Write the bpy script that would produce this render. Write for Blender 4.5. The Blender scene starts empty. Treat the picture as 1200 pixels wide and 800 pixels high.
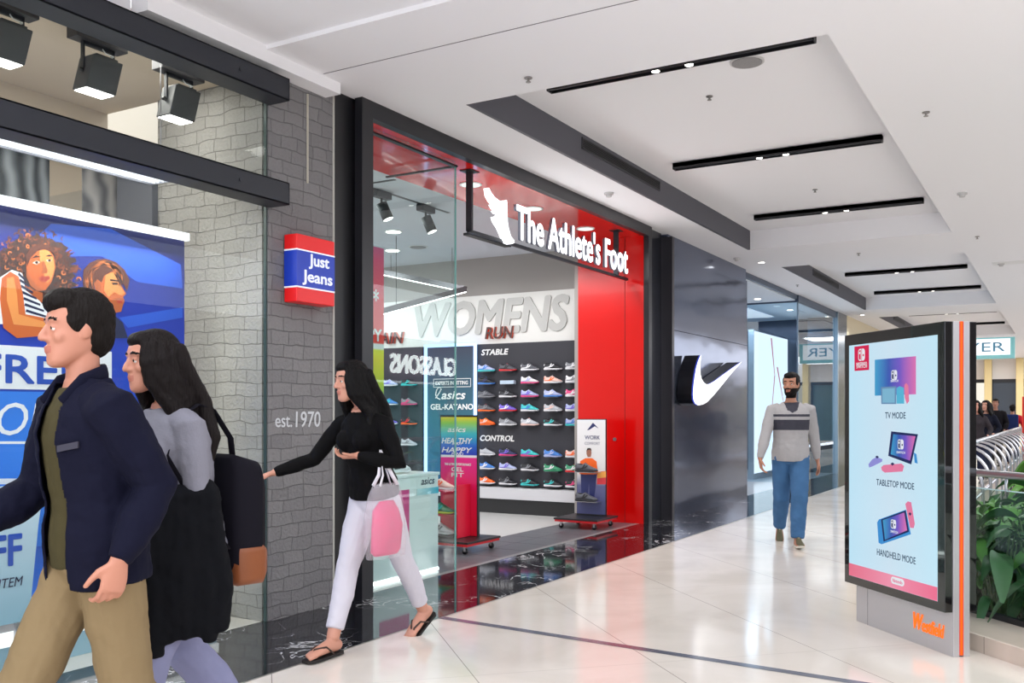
import bpy, bmesh, math, random
from mathutils import Vector, Matrix
R_ = random.Random(7)
SC = bpy.context.scene
COL = SC.collection
V = Vector
PI = math.pi

# ------------------------------------------------------------------ materials
def lin(c):
    return tuple(((x/255)/12.92 if x/255 <= .04045 else ((x/255+.055)/1.055)**2.4) for x in c)+(1,)
MATS = {}
def mat(name, rgb=(200,200,200), rough=.5, metal=0, spec=.5, emit=0, ergb=None, bump=0, bscale=60, coat=0, var=0, vscale=8):
    if name in MATS: return MATS[name]
    m = bpy.data.materials.new(name); m.use_nodes = True
    nt = m.node_tree; b = nt.nodes['Principled BSDF']
    b.inputs['Base Color'].default_value = lin(rgb)
    b.inputs['Roughness'].default_value = rough
    b.inputs['Metallic'].default_value = metal
    b.inputs['Specular IOR Level'].default_value = .15 if (rough >= .8 and spec == .5) else spec
    b.inputs['Coat Weight'].default_value = coat
    if emit:
        b.inputs['Emission Color'].default_value = lin(ergb or rgb)
        b.inputs['Emission Strength'].default_value = emit
    if bump or var:
        tc = nt.nodes.new('ShaderNodeTexCoord')
        n = nt.nodes.new('ShaderNodeTexNoise'); n.inputs['Scale'].default_value = bscale if bump else vscale
        n.inputs['Detail'].default_value = 4
        nt.links.new(tc.outputs['Object'], n.inputs['Vector'])
        if bump:
            bp = nt.nodes.new('ShaderNodeBump'); bp.inputs['Strength'].default_value = bump; bp.inputs['Distance'].default_value = .01
            nt.links.new(n.outputs['Fac'], bp.inputs['Height']); nt.links.new(bp.outputs['Normal'], b.inputs['Normal'])
        if var:
            n2 = nt.nodes.new('ShaderNodeTexNoise'); n2.inputs['Scale'].default_value = vscale
            nt.links.new(tc.outputs['Object'], n2.inputs['Vector'])
            mx = nt.nodes.new('ShaderNodeMix'); mx.data_type = 'RGBA'
            c = lin(rgb); mx.inputs[6].default_value = tuple(x*(1-var) for x in c[:3])+(1,)
            mx.inputs[7].default_value = tuple(min(1, x*(1+var)) for x in c[:3])+(1,)
            nt.links.new(n2.outputs['Fac'], mx.inputs[0]); nt.links.new(mx.outputs[2], b.inputs['Base Color'])
    MATS[name] = m; return m
def glow(name, rgb, s=1.0):
    m = mat(name, rgb, .6, emit=s, ergb=rgb, spec=.2); m.node_tree.nodes['Principled BSDF'].inputs['Base Color'].default_value = (0,0,0,1)
    return m
def glass(name, tint=(255,255,255), refl=1.0):
    if name in MATS: return MATS[name]
    m = bpy.data.materials.new(name); m.use_nodes = True; nt = m.node_tree; nt.nodes.clear()
    o = nt.nodes.new('ShaderNodeOutputMaterial'); mx = nt.nodes.new('ShaderNodeMixShader')
    t = nt.nodes.new('ShaderNodeBsdfTransparent'); t.inputs[0].default_value = lin(tint)
    g = nt.nodes.new('ShaderNodeBsdfGlossy'); g.inputs['Roughness'].default_value = 0.0
    lw = nt.nodes.new('ShaderNodeLayerWeight'); lw.inputs[0].default_value = .5
    pw_ = nt.nodes.new('ShaderNodeMath'); pw_.operation = 'POWER'; pw_.inputs[1].default_value = 5; nt.links.new(lw.outputs['Facing'], pw_.inputs[0])
    mu = nt.nodes.new('ShaderNodeMath'); mu.operation = 'MULTIPLY_ADD'; mu.inputs[1].default_value = .9; mu.inputs[2].default_value = .035*refl
    nt.links.new(pw_.outputs[0], mu.inputs[0]); nt.links.new(mu.outputs[0], mx.inputs[0])
    nt.links.new(t.outputs[0], mx.inputs[1]); nt.links.new(g.outputs[0], mx.inputs[2]); nt.links.new(mx.outputs[0], o.inputs[0])
    MATS[name] = m; return m
def nodes_of(m): return m.node_tree.nodes, m.node_tree.links, m.node_tree.nodes['Principled BSDF']
def gradient(name, stops, axis='Z', rough=.5, emit=0):
    """colour bands printed along one axis of the sheet (generated coordinates)"""
    if name in MATS: return MATS[name]
    m = mat(name, (255,255,255), rough); N, L, b = nodes_of(m)
    tc = N.new('ShaderNodeTexCoord'); sp = N.new('ShaderNodeSeparateXYZ'); cr = N.new('ShaderNodeValToRGB')
    L.new(tc.outputs['Generated'], sp.inputs[0]); L.new(sp.outputs[axis], cr.inputs[0])
    e = cr.color_ramp.elements
    while len(e) < len(stops): e.new(.5)
    for el, (p, c) in zip(e, stops): el.position = p; el.color = lin(c)
    if not emit: L.new(cr.outputs[0], b.inputs['Base Color'])
    if emit:
        L.new(cr.outputs[0], b.inputs['Emission Color']); b.inputs['Emission Strength'].default_value = emit
        b.inputs['Base Color'].default_value = (0,0,0,1)
    return m

# ------------------------------------------------------------------ mesh builder
class MB:
    def __init__(s): s.v = []; s.f = []; s.m = []; s.cur = 0
    def add(s, vs, fs):
        o = len(s.v); s.v += [V(p) for p in vs]
        for f in fs: s.f.append([i+o for i in f]); s.m.append(s.cur)
        return s
    def box(s, x0, x1, y0, y1, z0, z1):
        vs = [(x, y, z) for z in (z0, z1) for y in (y0, y1) for x in (x0, x1)]
        return s.add(vs, [(0,2,3,1),(4,5,7,6),(0,1,5,4),(2,6,7,3),(0,4,6,2),(1,3,7,5)])
    def obox(s, c, ax, ay, az, hx, hy, hz):
        c = V(c); ax, ay, az = V(ax).normalized(), V(ay).normalized(), V(az).normalized()
        vs = [c+ax*hx*i+ay*hy*j+az*hz*k for k in (-1,1) for j in (-1,1) for i in (-1,1)]
        return s.add(vs, [(0,2,3,1),(4,5,7,6),(0,1,5,4),(2,6,7,3),(0,4,6,2),(1,3,7,5)])
    def rings(s, rs, cap=True, closed=True):
        n = len(rs[0]); vs = [p for r in rs for p in r]; fs = []
        for i in range(len(rs)-1):
            for j in range(n if closed else n-1):
                k = (j+1) % n
                fs.append((i*n+j, i*n+k, (i+1)*n+k, (i+1)*n+j))
        if cap: fs.append(tuple(range(n-1, -1, -1))); fs.append(tuple((len(rs)-1)*n+j for j in range(n)))
        return s.add(vs, fs)
    def tube(s, path, rad, n=12, lat=None, cap=True, dome=0):
        """tube through path; rad a list of r or (across, deep); lat the across direction(s)"""
        path = [V(p) for p in path]; k = len(path)
        if not isinstance(rad, (list, tuple)): rad = [rad]*k
        rad = [(r, r) if not isinstance(r, (list, tuple)) else r for r in rad]
        if dome:
            d0 = (path[0]-path[1]).normalized(); d1 = (path[-1]-path[-2]).normalized()
            a, b = rad[0], rad[-1]; e0 = min(a)*dome; e1 = min(b)*dome
            path = [path[0]+d0*e0, path[0]+d0*e0*.7]+path+[path[-1]+d1*e1*.7, path[-1]+d1*e1]
            rad = [(a[0]*.15, a[1]*.15), (a[0]*.7, a[1]*.7)]+list(rad)+[(b[0]*.7, b[1]*.7), (b[0]*.15, b[1]*.15)]
            if isinstance(lat, list): lat = [lat[0]]*2+lat+[lat[-1]]*2
            k = len(path)
        rs = []; prev = None
        for i, p in enumerate(path):
            t = (path[min(i+1, k-1)]-path[max(i-1, 0)])
            t = t.normalized() if t.length > 1e-9 else V((0,0,1))
            L = lat[i] if isinstance(lat, list) else lat
            if L is None:
                L = prev if prev is not None else (V((0,0,1)) if abs(t.z) < .9 else V((1,0,0)))
            L = V(L); a = L-t*L.dot(t)
            if a.length < 1e-6: a = t.orthogonal()
            a.normalize(); b = t.cross(a); prev = a
            rs.append([p+a*(rad[i][0]*math.cos(2*PI*j/n))+b*(rad[i][1]*math.sin(2*PI*j/n)) for j in range(n)])
        return s.rings(rs, cap)
    def cyl(s, p0, p1, r0, r1=None, n=16): return s.tube([p0, p1], [r0, r0 if r1 is None else r1], n)
    def ell(s, c, rx, ry=None, rz=None, n=16, m=10, rot=None):
        ry = rx if ry is None else ry; rz = rx if rz is None else rz; c = V(c); rs = []
        for i in range(m+1):
            t = -PI/2+PI*(i+.02)/(m+.04)
            rs.append([V((rx*math.cos(t)*math.cos(2*PI*j/n), ry*math.cos(t)*math.sin(2*PI*j/n), rz*math.sin(t))) for j in range(n)])
        if rot: rs = [[rot @ p for p in r] for r in rs]
        return s.rings([[c+p for p in r] for r in rs])
    def prism(s, pts, depth, o=(0,0,0), ux=(1,0,0), uz=(0,0,1)):
        """outline in (a, b) on axes ux, uz, given real thickness away from its face"""
        o, ux, uz = V(o), V(ux).normalized(), V(uz).normalized(); nn = ux.cross(uz)  # points to the viewer side for facade (-Y)
        A = [o+ux*a+uz*b for a, b in pts]; B = [p-nn*depth for p in A]; n = len(A)
        ar = sum(pts[i][0]*pts[(i+1) % n][1]-pts[(i+1) % n][0]*pts[i][1] for i in range(n))
        if ar < 0: A.reverse(); B.reverse()
        return s.add(A+B, [tuple(range(n)), tuple(range(2*n-1, n-1, -1))]+[(i, n+i, n+(i+1) % n, (i+1) % n) for i in range(n)])
    def mesh(s, name, mats, smooth=False):
        me = bpy.data.meshes.new(name); me.from_pydata([tuple(p) for p in s.v], [], s.f)
        for m in (mats if isinstance(mats, (list, tuple)) else [mats]): me.materials.append(m)
        if any(s.m): me.polygons.foreach_set('material_index', s.m)
        me.update()
        bm = bmesh.new(); bm.from_mesh(me); bmesh.ops.recalc_face_normals(bm, faces=bm.faces); bm.to_mesh(me); bm.free()
        if smooth: me.polygons.foreach_set('use_smooth', [True]*len(me.polygons))
        return me

def tag(o, label=None, cat=None, group=None, kind=None):
    if label: o['label'] = label
    if cat: o['category'] = cat
    if group: o['group'] = group
    if kind: o['kind'] = kind
    return o
WORLD = {}      # empties whose parts are given in world coordinates
def thing(name, loc, label, cat, group=None, rz=0, local=False):
    o = bpy.data.objects.new(name, None); COL.objects.link(o); o.empty_display_size = .1
    o.location = loc; o.rotation_euler = (0, 0, rz); WORLD[o.name] = None if local else V(loc)
    return tag(o, label, cat, group)
def place(name, me, parent=None):
    o = bpy.data.objects.new(name, me); COL.objects.link(o)
    if parent is not None:
        off = WORLD.get(parent.name)
        if off is not None: me.transform(Matrix.Translation(-off)); WORLD[o.name] = off
        else: WORLD[o.name] = None
        o.parent = parent
    else: WORLD[o.name] = V((0,0,0))
    return o
def part(name, mb, m, parent=None, smooth=False, bevel=0, seg=2):
    me = mb.mesh(name, m, smooth); o = place(name, me, parent)
    if bevel:
        b = o.modifiers.new('edge', 'BEVEL'); b.width = bevel; b.segments = seg; b.limit_method = 'ANGLE'; b.angle_limit = math.radians(35)
    return o
def solo(name, mb, m, label, cat, group=None, smooth=False, bevel=0):
    """a thing that is one mesh; its origin goes to the middle of its base"""
    o = part(name, mb, m, None, smooth, bevel)
    xs = [p.x for p in mb.v]; ys = [p.y for p in mb.v]; zs = [p.z for p in mb.v]
    c = V(((min(xs)+max(xs))/2, (min(ys)+max(ys))/2, min(zs)))
    o.data.transform(Matrix.Translation(-c)); o.location = c; WORLD[o.name] = c
    return tag(o, label, cat, group)
def struct(name, mb, m, smooth=False, bevel=0):
    return tag(part(name, mb, m, None, smooth, bevel), kind='structure')
def baked(ob):
    """mesh of an object with its modifiers applied; the object is thrown away"""
    dg = bpy.context.evaluated_depsgraph_get(); dg.update()
    me = bpy.data.meshes.new_from_object(ob.evaluated_get(dg), depsgraph=dg)
    d = ob.data; bpy.data.objects.remove(ob)
    return me
def text_mesh(body, w, h, depth=.003, bold=0, shear=0, o=(0,0,0), ux=(1,0,0), uz=(0,0,1), arch=False, align=None):
    cu = bpy.data.curves.new('t', 'FONT'); cu.body = body; cu.size = 1; cu.extrude = .05; cu.shear = shear; cu.resolution_u = 3
    cu.space_line = .85
    if align: cu.align_x = align
    ob = bpy.data.objects.new('t', cu); COL.objects.link(ob)
    me = baked(ob)
    xs = [v.co.x for v in me.vertices]; ys = [v.co.y for v in me.vertices]
    x0, x1, y0, y1 = min(xs), max(xs), min(ys), max(ys)
    o, ux, uz = V(o), V(ux).normalized(), V(uz).normalized(); nn = ux.cross(uz)
    if w is None: w = (x1-x0)*h/(y1-y0)
    sx = (w-2*bold*h)/(x1-x0); sy = h*(1-2*bold)/(y1-y0)
    for v in me.vertices:
        a = (v.co.x-x0)*sx+bold*h; b = (v.co.y-y0)*sy+bold*h
        v.co = o+ux*a+uz*b+nn*(depth if v.co.z > 0 else 0)
    if bold:        # heavier strokes: the outline laid over itself at small offsets
        bm = bmesh.new(); bm.from_mesh(me); src = bm.verts[:]+bm.edges[:]+bm.faces[:]
        for k in range(8):
            g = bmesh.ops.duplicate(bm, geom=src); dv = ux*(bold*h*math.cos(k*PI/4))+uz*(bold*h*math.sin(k*PI/4))-nn*(.00008+.00006*k)
            for e in g['geom']:
                if isinstance(e, bmesh.types.BMVert): e.co += dv
        bm.to_mesh(me); bm.free()
    return me
def text(body, w, h, m, parent, o, ux=(1,0,0), uz=(0,0,1), depth=.003, bold=0, shear=0, name='lettering', back=None, align=None):
    me = text_mesh(body, w, h, depth, bold, shear, o, ux, uz, align=align)
    me.materials.clear(); me.materials.append(m)
    if back:
        me.materials.append(back); nn = V(ux).normalized().cross(V(uz).normalized())
        for p in me.polygons: p.material_index = 0 if p.normal.dot(nn) > .7 else 1
    else:
        for p in me.polygons: p.material_index = 0
    return place(name, me, parent)
FX = dict(ux=(1,0,0)); FS = dict(ux=(0,-1,0))     # sheets on the shopfront line, sheets on the shop's side walls
def copy_tree(o, parent=None, dloc=None):
    c = o.copy(); COL.objects.link(c); WORLD[c.name] = WORLD.get(o.name)
    if parent is not None: c.parent = parent
    for ch in list(o.children): copy_tree(ch, c)
    if dloc is not None: c.location = V(o.location)+V(dloc)
    return c
def relabel(o, label, group=None):
    o['label'] = label
    if group: o['group'] = group
    return o
# camera geometry: 1200x800 frame, focal length 1112 px, horizon at row 484, eye 1.38 m, corridor axis +X at 30.2 deg right
CS, SN, FL, EYE = .86398, .50353, 1112., 1.38
def on_y(u, v, y):
    r = (u-600)/FL; F = y/(SN-r*CS); return V((F*(CS+r*SN), y, EYE+(484-v)/FL*F))
def on_x(u, v, x):
    r = (u-600)/FL; F = x/(CS+r*SN); return V((x, F*(SN-r*CS), EYE+(484-v)/FL*F))
def on_z(u, v, z=0):
    F = FL*(EYE-z)/(v-484); r = (u-600)/FL; return V((F*(CS+r*SN), F*(SN-r*CS), z))
# ------------------------------------------------------------------ camera, world
cam = bpy.data.objects.new('camera', bpy.data.cameras.new('camera')); COL.objects.link(cam)
cam.location = (0, 0, EYE); cam.rotation_euler = (PI/2, 0, math.atan2(SN, CS)-PI/2)
cam.data.sensor_width = 36; cam.data.lens = 36*FL/1200; cam.data.shift_y = 84/1200; cam.data.clip_end = 300
SC.camera = cam
SC.view_settings.view_transform = 'Standard'; SC.view_settings.look = 'None'; SC.view_settings.gamma = 1
SC.view_settings.use_curve_mapping = False; SC.view_settings.exposure = -0.1
w = bpy.data.worlds.new('daylight'); SC.world = w; w.use_nodes = True
w.node_tree.nodes['Background'].inputs[0].default_value = (.93, .95, 1, 1); w.node_tree.nodes['Background'].inputs[1].default_value = 3.1
SC.cycles.max_bounces = 10; SC.cycles.transparent_max_bounces = 16
SC.cycles.sample_clamp_indirect = 6
try: SC.cycles.use_denoising = True
except Exception: pass
def lamp(kind, loc, power, size=.1, rot=(0,0,0), color=(1,1,1), size_y=None, spot=None, blend=.6, name='shop_light'):
    d = bpy.data.lights.new(name, kind); d.energy = power; d.color = color
    if kind == 'AREA':
        d.size = size
        if size_y: d.shape = 'RECTANGLE'; d.size_y = size_y
    else: d.shadow_soft_size = size
    if kind == 'SPOT': d.spot_size = spot or 2.2; d.spot_blend = blend
    o = bpy.data.objects.new(name, d); COL.objects.link(o); o.location = loc; o.rotation_euler = rot
    return o

# ------------------------------------------------------------------ surface materials
def floor_material():
    m = mat('cream_polished_tile', (232,226,218), .12, spec=.6); N, L, b = nodes_of(m)
    tc = N.new('ShaderNodeTexCoord'); sp = N.new('ShaderNodeSeparateXYZ'); L.new(tc.outputs['Object'], sp.inputs[0])
    def math_(op, a, b_=None, c=None):
        n = N.new('ShaderNodeMath'); n.operation = op
        for i, x in enumerate((a, b_, c)):
            if x is None: continue
            if hasattr(x, 'links'): L.new(x, n.inputs[i])
            else: n.inputs[i].default_value = x
        return n.outputs[0]
    s = math_('SUBTRACT', sp.outputs[0], sp.outputs[1]); t = math_('ADD', sp.outputs[0], sp.outputs[1])
    def joint(x, period, off):
        q = math_('FRACT', math_('DIVIDE', math_('SUBTRACT', x, off), period))
        return math_('LESS_THAN', math_('MINIMUM', q, math_('SUBTRACT', 1., q)), .0026)
    j1 = joint(s, 1.45, .07); j2 = joint(t, 2.9, 1.1)
    j2 = math_('MULTIPLY', j2, .2)
    jj = math_('MAXIMUM', j1, j2)
    n = N.new('ShaderNodeTexNoise'); n.inputs['Scale'].default_value = 1.3; n.inputs['Detail'].default_value = 8; n.inputs['Distortion'].default_value = 1.2
    L.new(tc.outputs['Object'], n.inputs['Vector'])
    cr = N.new('ShaderNodeValToRGB'); cr.color_ramp.elements[0].position = .3; cr.color_ramp.elements[0].color = lin((222,213,203))
    cr.color_ramp.elements[1].position = .65; cr.color_ramp.elements[1].color = lin((236,228,219)); L.new(n.outputs['Fac'], cr.inputs[0])
    mx = N.new('ShaderNodeMix'); mx.data_type = 'RGBA'; L.new(jj, mx.inputs[0]); L.new(cr.outputs[0], mx.inputs[6]); mx.inputs[7].default_value = lin((160,150,142))
    L.new(mx.outputs[2], b.inputs['Base Color'])
    r = N.new('ShaderNodeMapRange'); L.new(n.outputs['Fac'], r.inputs[0]); r.inputs[3].default_value = .07; r.inputs[4].default_value = .16
    L.new(r.outputs[0], b.inputs['Roughness'])
    return m
def black_marble():
    m = mat('black_marble', (20,20,24), .06, spec=.7); N, L, b = nodes_of(m)
    tc = N.new('ShaderNodeTexCoord'); n = N.new('ShaderNodeTexNoise'); n.inputs['Scale'].default_value = 2.2; n.inputs['Detail'].default_value = 8; n.inputs['Distortion'].default_value = 2.4
    L.new(tc.outputs['Object'], n.inputs['Vector'])
    a = N.new('ShaderNodeMath'); a.operation = 'SUBTRACT'; a.inputs[1].default_value = .5; L.new(n.outputs['Fac'], a.inputs[0])
    ab = N.new('ShaderNodeMath'); ab.operation = 'ABSOLUTE'; L.new(a.outputs[0], ab.inputs[0])
    n2 = N.new('ShaderNodeTexNoise'); n2.inputs['Scale'].default_value = 1.7; L.new(tc.outputs['Object'], n2.inputs['Vector'])
    th = N.new('ShaderNodeMapRange'); th.inputs[1].default_value = .5; th.inputs[2].default_value = .75; th.inputs[3].default_value = .0; th.inputs[4].default_value = .02; L.new(n2.outputs['Fac'], th.inputs[0])
    lt = N.new('ShaderNodeMath'); lt.operation = 'LESS_THAN'; L.new(ab.outputs[0], lt.inputs[0]); L.new(th.outputs[0], lt.inputs[1])
    n3 = N.new('ShaderNodeTexNoise'); n3.inputs['Scale'].default_value = 5; L.new(tc.outputs['Object'], n3.inputs['Vector'])
    cr = N.new('ShaderNodeValToRGB'); cr.color_ramp.elements[0].color = lin((14,14,18)); cr.color_ramp.elements[1].color = lin((44,44,50)); L.new(n3.outputs['Fac'], cr.inputs[0])
    mx = N.new('ShaderNodeMix'); mx.data_type = 'RGBA'; L.new(lt.outputs[0], mx.inputs[0]); L.new(cr.outputs[0], mx.inputs[6]); mx.inputs[7].default_value = lin((200,200,202))
    L.new(mx.outputs[2], b.inputs['Base Color']); return m
def brick(name, c1, c2, mortar, scale, axis):
    m = mat(name, c1, .75); N, L, b = nodes_of(m)
    tc = N.new('ShaderNodeTexCoord'); sp = N.new('ShaderNodeSeparateXYZ'); L.new(tc.outputs['Object'], sp.inputs[0])
    cb = N.new('ShaderNodeCombineXYZ'); L.new(sp.outputs[axis], cb.inputs[0]); L.new(sp.outputs['Z'], cb.inputs[1])
    ns = N.new('ShaderNodeTexNoise'); ns.inputs['Scale'].default_value = 5; L.new(tc.outputs['Object'], ns.inputs['Vector'])
    mx = N.new('ShaderNodeMix'); mx.data_type = 'RGBA'; mx.blend_type = 'LINEAR_LIGHT'; mx.inputs[0].default_value = .028
    L.new(cb.outputs[0], mx.inputs[6]); L.new(ns.outputs['Color'], mx.inputs[7])
    br = N.new('ShaderNodeTexBrick'); L.new(mx.outputs[2], br.inputs['Vector'])
    br.inputs['Color1'].default_value = lin(c1); br.inputs['Color2'].default_value = lin(c2); br.inputs['Mortar'].default_value = lin(mortar)
    br.inputs['Scale'].default_value = 1; br.inputs['Brick Width'].default_value = scale*2.2; br.inputs['Row Height'].default_value = scale
    br.inputs['Mortar Size'].default_value = .0036; br.inputs['Mortar Smooth'].default_value = .5; br.offset = .42; br.squash = .8; br.squash_frequency = 3
    L.new(br.outputs['Color'], b.inputs['Base Color'])
    n2 = N.new('ShaderNodeTexNoise'); n2.inputs['Scale'].default_value = 45; n2.inputs['Detail'].default_value = 5; L.new(tc.outputs['Object'], n2.inputs['Vector'])
    ad = N.new('ShaderNodeMath'); ad.operation = 'MULTIPLY_ADD'; L.new(br.outputs['Fac'], ad.inputs[0]); ad.inputs[1].default_value = -.9; L.new(n2.outputs['Fac'], ad.inputs[2])
    bp = N.new('ShaderNodeBump'); bp.inputs['Strength'].default_value = .8; bp.inputs['Distance'].default_value = .012
    L.new(ad.outputs[0], bp.inputs['Height']); L.new(bp.outputs['Normal'], b.inputs['Normal']); return m
M_floor = floor_material(); M_marble = black_marble()
M_brick = brick('grey_painted_block', (130,128,129), (120,118,120), (98,96,98), .088, 'X')
M_brick_lit = brick('grey_painted_block_lit', (156,153,148), (148,145,140), (116,113,109), .088, 'Y')  # same block as the pillar, shop lighting put into a lighter colour
M_ceil = mat('ceiling_white', (243,242,245), .9)
M_bulk = mat('bulkhead_charcoal', (84,84,92), .6)
M_white = mat('white_paint', (232,232,232), .55)
M_black = mat('black_metal', (26,26,30), .38, spec=.5)
M_steelblk = mat('charcoal_painted_steel', (31,34,43), .45, bump=.05, bscale=20)
M_red = mat('gloss_red', (212,5,4), .2, spec=.5, coat=.2)
M_redc = mat('gloss_red_ceiling', (236,30,26), .12, spec=.6, coat=.3)
M_chrome = mat('brushed_steel', (190,190,196), .28, metal=1)
M_dark = mat('charcoal_board', (46,46,54), .6)
M_glass = glass('clear_glass', (250,253,252), .45)
M_lum = glow('lamp_face', (255,250,242), 9)
M_lum_soft = glow('led_strip', (255,253,250), 5)

# ------------------------------------------------------------------ floors
def zplane(x0, x1, y0, y1, z=0, t=.06): return MB().box(x0, x1, y0, y1, z-t, z)
# the walkway stops at the planter: a polygon with the 45 degree corner
wk = [(-6,-7.8),(-6,3.64),(52,3.64),(52,1.22),(6.95,1.22),(4.2,-1.42),(4.2,-7.8)]
fb = MB().prism([(x, y) for x, y in wk], .06, o=(0,0,0), ux=(1,0,0), uz=(0,1,0))
struct('floor', fb, M_floor)
struct('floor', MB().box(4.2,52,-7.8,-1.0,-.06,.0), M_floor)
struct('floor', MB().box(4.2,52,-1.0,1.22,-.3,-.18), mat('planter_soil', (48,36,26), .95, bump=.5, bscale=40))
struct('floor', zplane(-6,30,3.64,4.6), M_marble)
M_step = mat('dark_grey_tile', (92,92,98), .3, bump=.05, bscale=30, var=.12, vscale=5)
ft = MB()
for i in range(12):
    x0 = 5.5+i*.466
    ft.box(x0+.002, x0+.464, 4.66, 5.05, -.05, .0); ft.box(x0+.002, x0+.464, 5.054, 5.44, -.05, .0)
struct('floor', ft, M_step)
struct('floor', MB().box(5.5,11.2,4.6,4.66,-.05,.001), mat('threshold_grey', (170,170,170), .35, metal=.6))
struct('floor', zplane(5.2,12.2,5.44,12), mat('shop_floor_grey', (196,196,194), .32, var=.05))
struct('floor', zplane(-6,4.62,4.6,9), mat('jeans_shop_floor', (206,200,190), .12))
struct('floor', zplane(11.2,24,4.6,10,-.001), mat('sports_shop_floor', (205,206,210), .15))
struct('floor', zplane(24,52,3.6,9,-.001), M_floor)
sr = on_z(536,726), on_z(1010,800)
d = (sr[1]-sr[0]).normalized(); p0 = V((sr[0].x, 3.64, 0))
strip = MB(); nrm = V((-d.y, d.x, 0))
e = p0+d*5.2
strip.add([p0-nrm*.035+V((0,0,.0015)), p0+nrm*.035+V((0,0,.0015)), e+nrm*.035+V((0,0,.0015)), e-nrm*.035+V((0,0,.0015))], [(0,1,2,3)])
struct('trim_1', strip, mat('metal_floor_strip', (112,116,130), .16, metal=.2, spec=.8))
sl = MB()
sl.box(-6,30,3.63,3.645,0,.001)
struct('trim_2', sl, mat('brass_joint', (150,146,140), .3, metal=.6))

# ------------------------------------------------------------------ ceiling with its three coffers
cb = MB(); Z = 3.71; T = .34
COF = [(6.02,13.4),(15.25,22.5),(24.4,31.6)]; CY0, CY1 = 1.26, 3.88
cb.box(4.46,6.02,-1.5,4.6,Z,Z+T)
for i, (a, b_) in enumerate(COF):
    cb.box(a,b_,CY1+.03,4.6,Z,Z+T); cb.box(a,b_,-1.5,CY0,Z,Z+T)
    cb.box(a,b_,CY0-.01,CY1+.05,Z+.27,Z+T)
    nx = COF[i+1][0] if i < 2 else 52
    cb.box(b_,nx,-1.5,4.6,Z,Z+T)
cb.box(2.2,4.46,-1.5,4.6,Z+.03,Z+T)
cb.box(24,52,4.6,9,Z-.4,Z+T)
struct('ceiling', cb, M_ceil)
# control joint across the ceiling
struct('ceiling', MB().box(4.975,4.983,-1.5,4.4,Z-.0015,Z+.001), mat('ceiling_joint', (120,118,122), .8))
for i, (a, b_) in enumerate(COF):
    struct('trim_%d' % (3+i), MB().box(a,b_,CY1,CY1+.031,Z-.001,Z+.27), M_bulk)
vents = [(7.94,9.9,'long black slot grille in the nearest dark ceiling bulkhead'), (17.3,19.5,'slot grille in the second dark ceiling bulkhead beyond the red shopfront'), (26.5,28.4,'small slot grille in the farthest dark ceiling bulkhead')]
for x0, x1, lb in vents:
    t = thing('ceiling_vent', ((x0+x1)/2, CY1, 3.84), lb, 'vent', 'slot grilles in the dark bulkheads')
    f = MB(); zc0, zc1 = 3.835, 3.945
    f.box(x0,x1,CY1-.01,CY1,zc0,zc0+.012); f.box(x0,x1,CY1-.01,CY1,zc1-.012,zc1); f.box(x0,x0+.012,CY1-.01,CY1,zc0,zc1); f.box(x1-.012,x1,CY1-.01,CY1,zc0,zc1)
    part('frame', f, mat('vent_frame', (60,60,66), .5), t)
    part('backing', MB().box(x0+.01,x1-.01,CY1-.003,CY1,zc0+.01,zc1-.01), mat('vent_black', (16,16,18), .6), t)
    s = MB()
    for k in range(5): s.box(x0+.012,x1-.012,CY1-.009,CY1-.004,zc0+.018+k*.017,zc0+.022+k*.017)
    part('slats', s, M_black, t)
# linear lights: black channels with a pair of lamps each
def linear_light(x, y0, y1, z, label):
    t = thing('linear_ceiling_light', (x, (y0+y1)/2, z), label, 'ceiling light', 'black linear lights in the ceiling coffers')
    c = MB(); w = .042
    c.box(x-w,x-w+.008,y0,y1,z,z+.06); c.box(x+w-.008,x+w,y0,y1,z,z+.06); c.box(x-w,x+w,y0,y1,z+.02,z+.06); c.box(x-w,x+w,y0,y0+.008,z,z+.06); c.box(x-w,x+w,y1-.008,y1,z,z+.06)
    part('channel', c, M_black, t)
    ym = (y0+y1)/2
    for k in (-.13, .13):
        g = MB(); g.cyl((x,ym+k,z+.025),(x,ym+k,z+.006),.036,.034,20)
        s = part('spotlight', g, M_black, t, True)
        part('lens', MB().cyl((x,ym+k,z+.0065),(x,ym+k,z+.003),.03,n=20), M_lum, s)
    lamp('SPOT', (x, ym, z-.02), 60 if x < 9 else 130, .06, spot=2.7, color=(1,.97,.93), name='linear_light_beam')
LB = [(6.62,'nearest black linear light, tucked behind the front edge of the first coffer'),(9.39,'middle black linear light of the first ceiling coffer'),(12.37,'black linear light at the far end of the first ceiling coffer'),
      (18.3,'first black linear light of the second ceiling coffer'),(21.4,'second black linear light at the far end of the second ceiling coffer'),(26.6,'first thin black linear light of the third ceiling coffer'),(30.2,'last and farthest black linear light above the kiosk')]
for x, lb in LB: linear_light(x, 1.47, 3.52, 3.91, lb)
# sprinklers, smoke heads and the flush speaker
def sprinkler(x, y, z, lb):
    g = MB(); g.cyl((x,y,z),(x,y,z-.008),.028,n=18); g.cyl((x,y,z-.008),(x,y,z-.03),.008,n=10); g.cyl((x,y,z-.03),(x,y,z-.034),.018,n=14); g.box(x-.012,x-.008,y-.003,y+.003,z-.03,z-.008); g.box(x+.008,x+.012,y-.003,y+.003,z-.03,z-.008)
    return solo('sprinkler', g, mat('sprinkler_metal', (150,146,142), .35, metal=.8), lb, 'sprinkler', 'ceiling sprinklers')
sprinkler(5.75,3.22,Z,'ceiling sprinkler left of the nearest linear light')
sprinkler(7.54,2.52,3.98,'sprinkler inside the first coffer beside the round speaker')
sprinkler(7.96,.93,Z,'ceiling sprinkler nearest the upper right corner of the view')
sprinkler(11.3,2.51,3.98,'sprinkler in the first coffer between the second and third linear lights')
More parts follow.
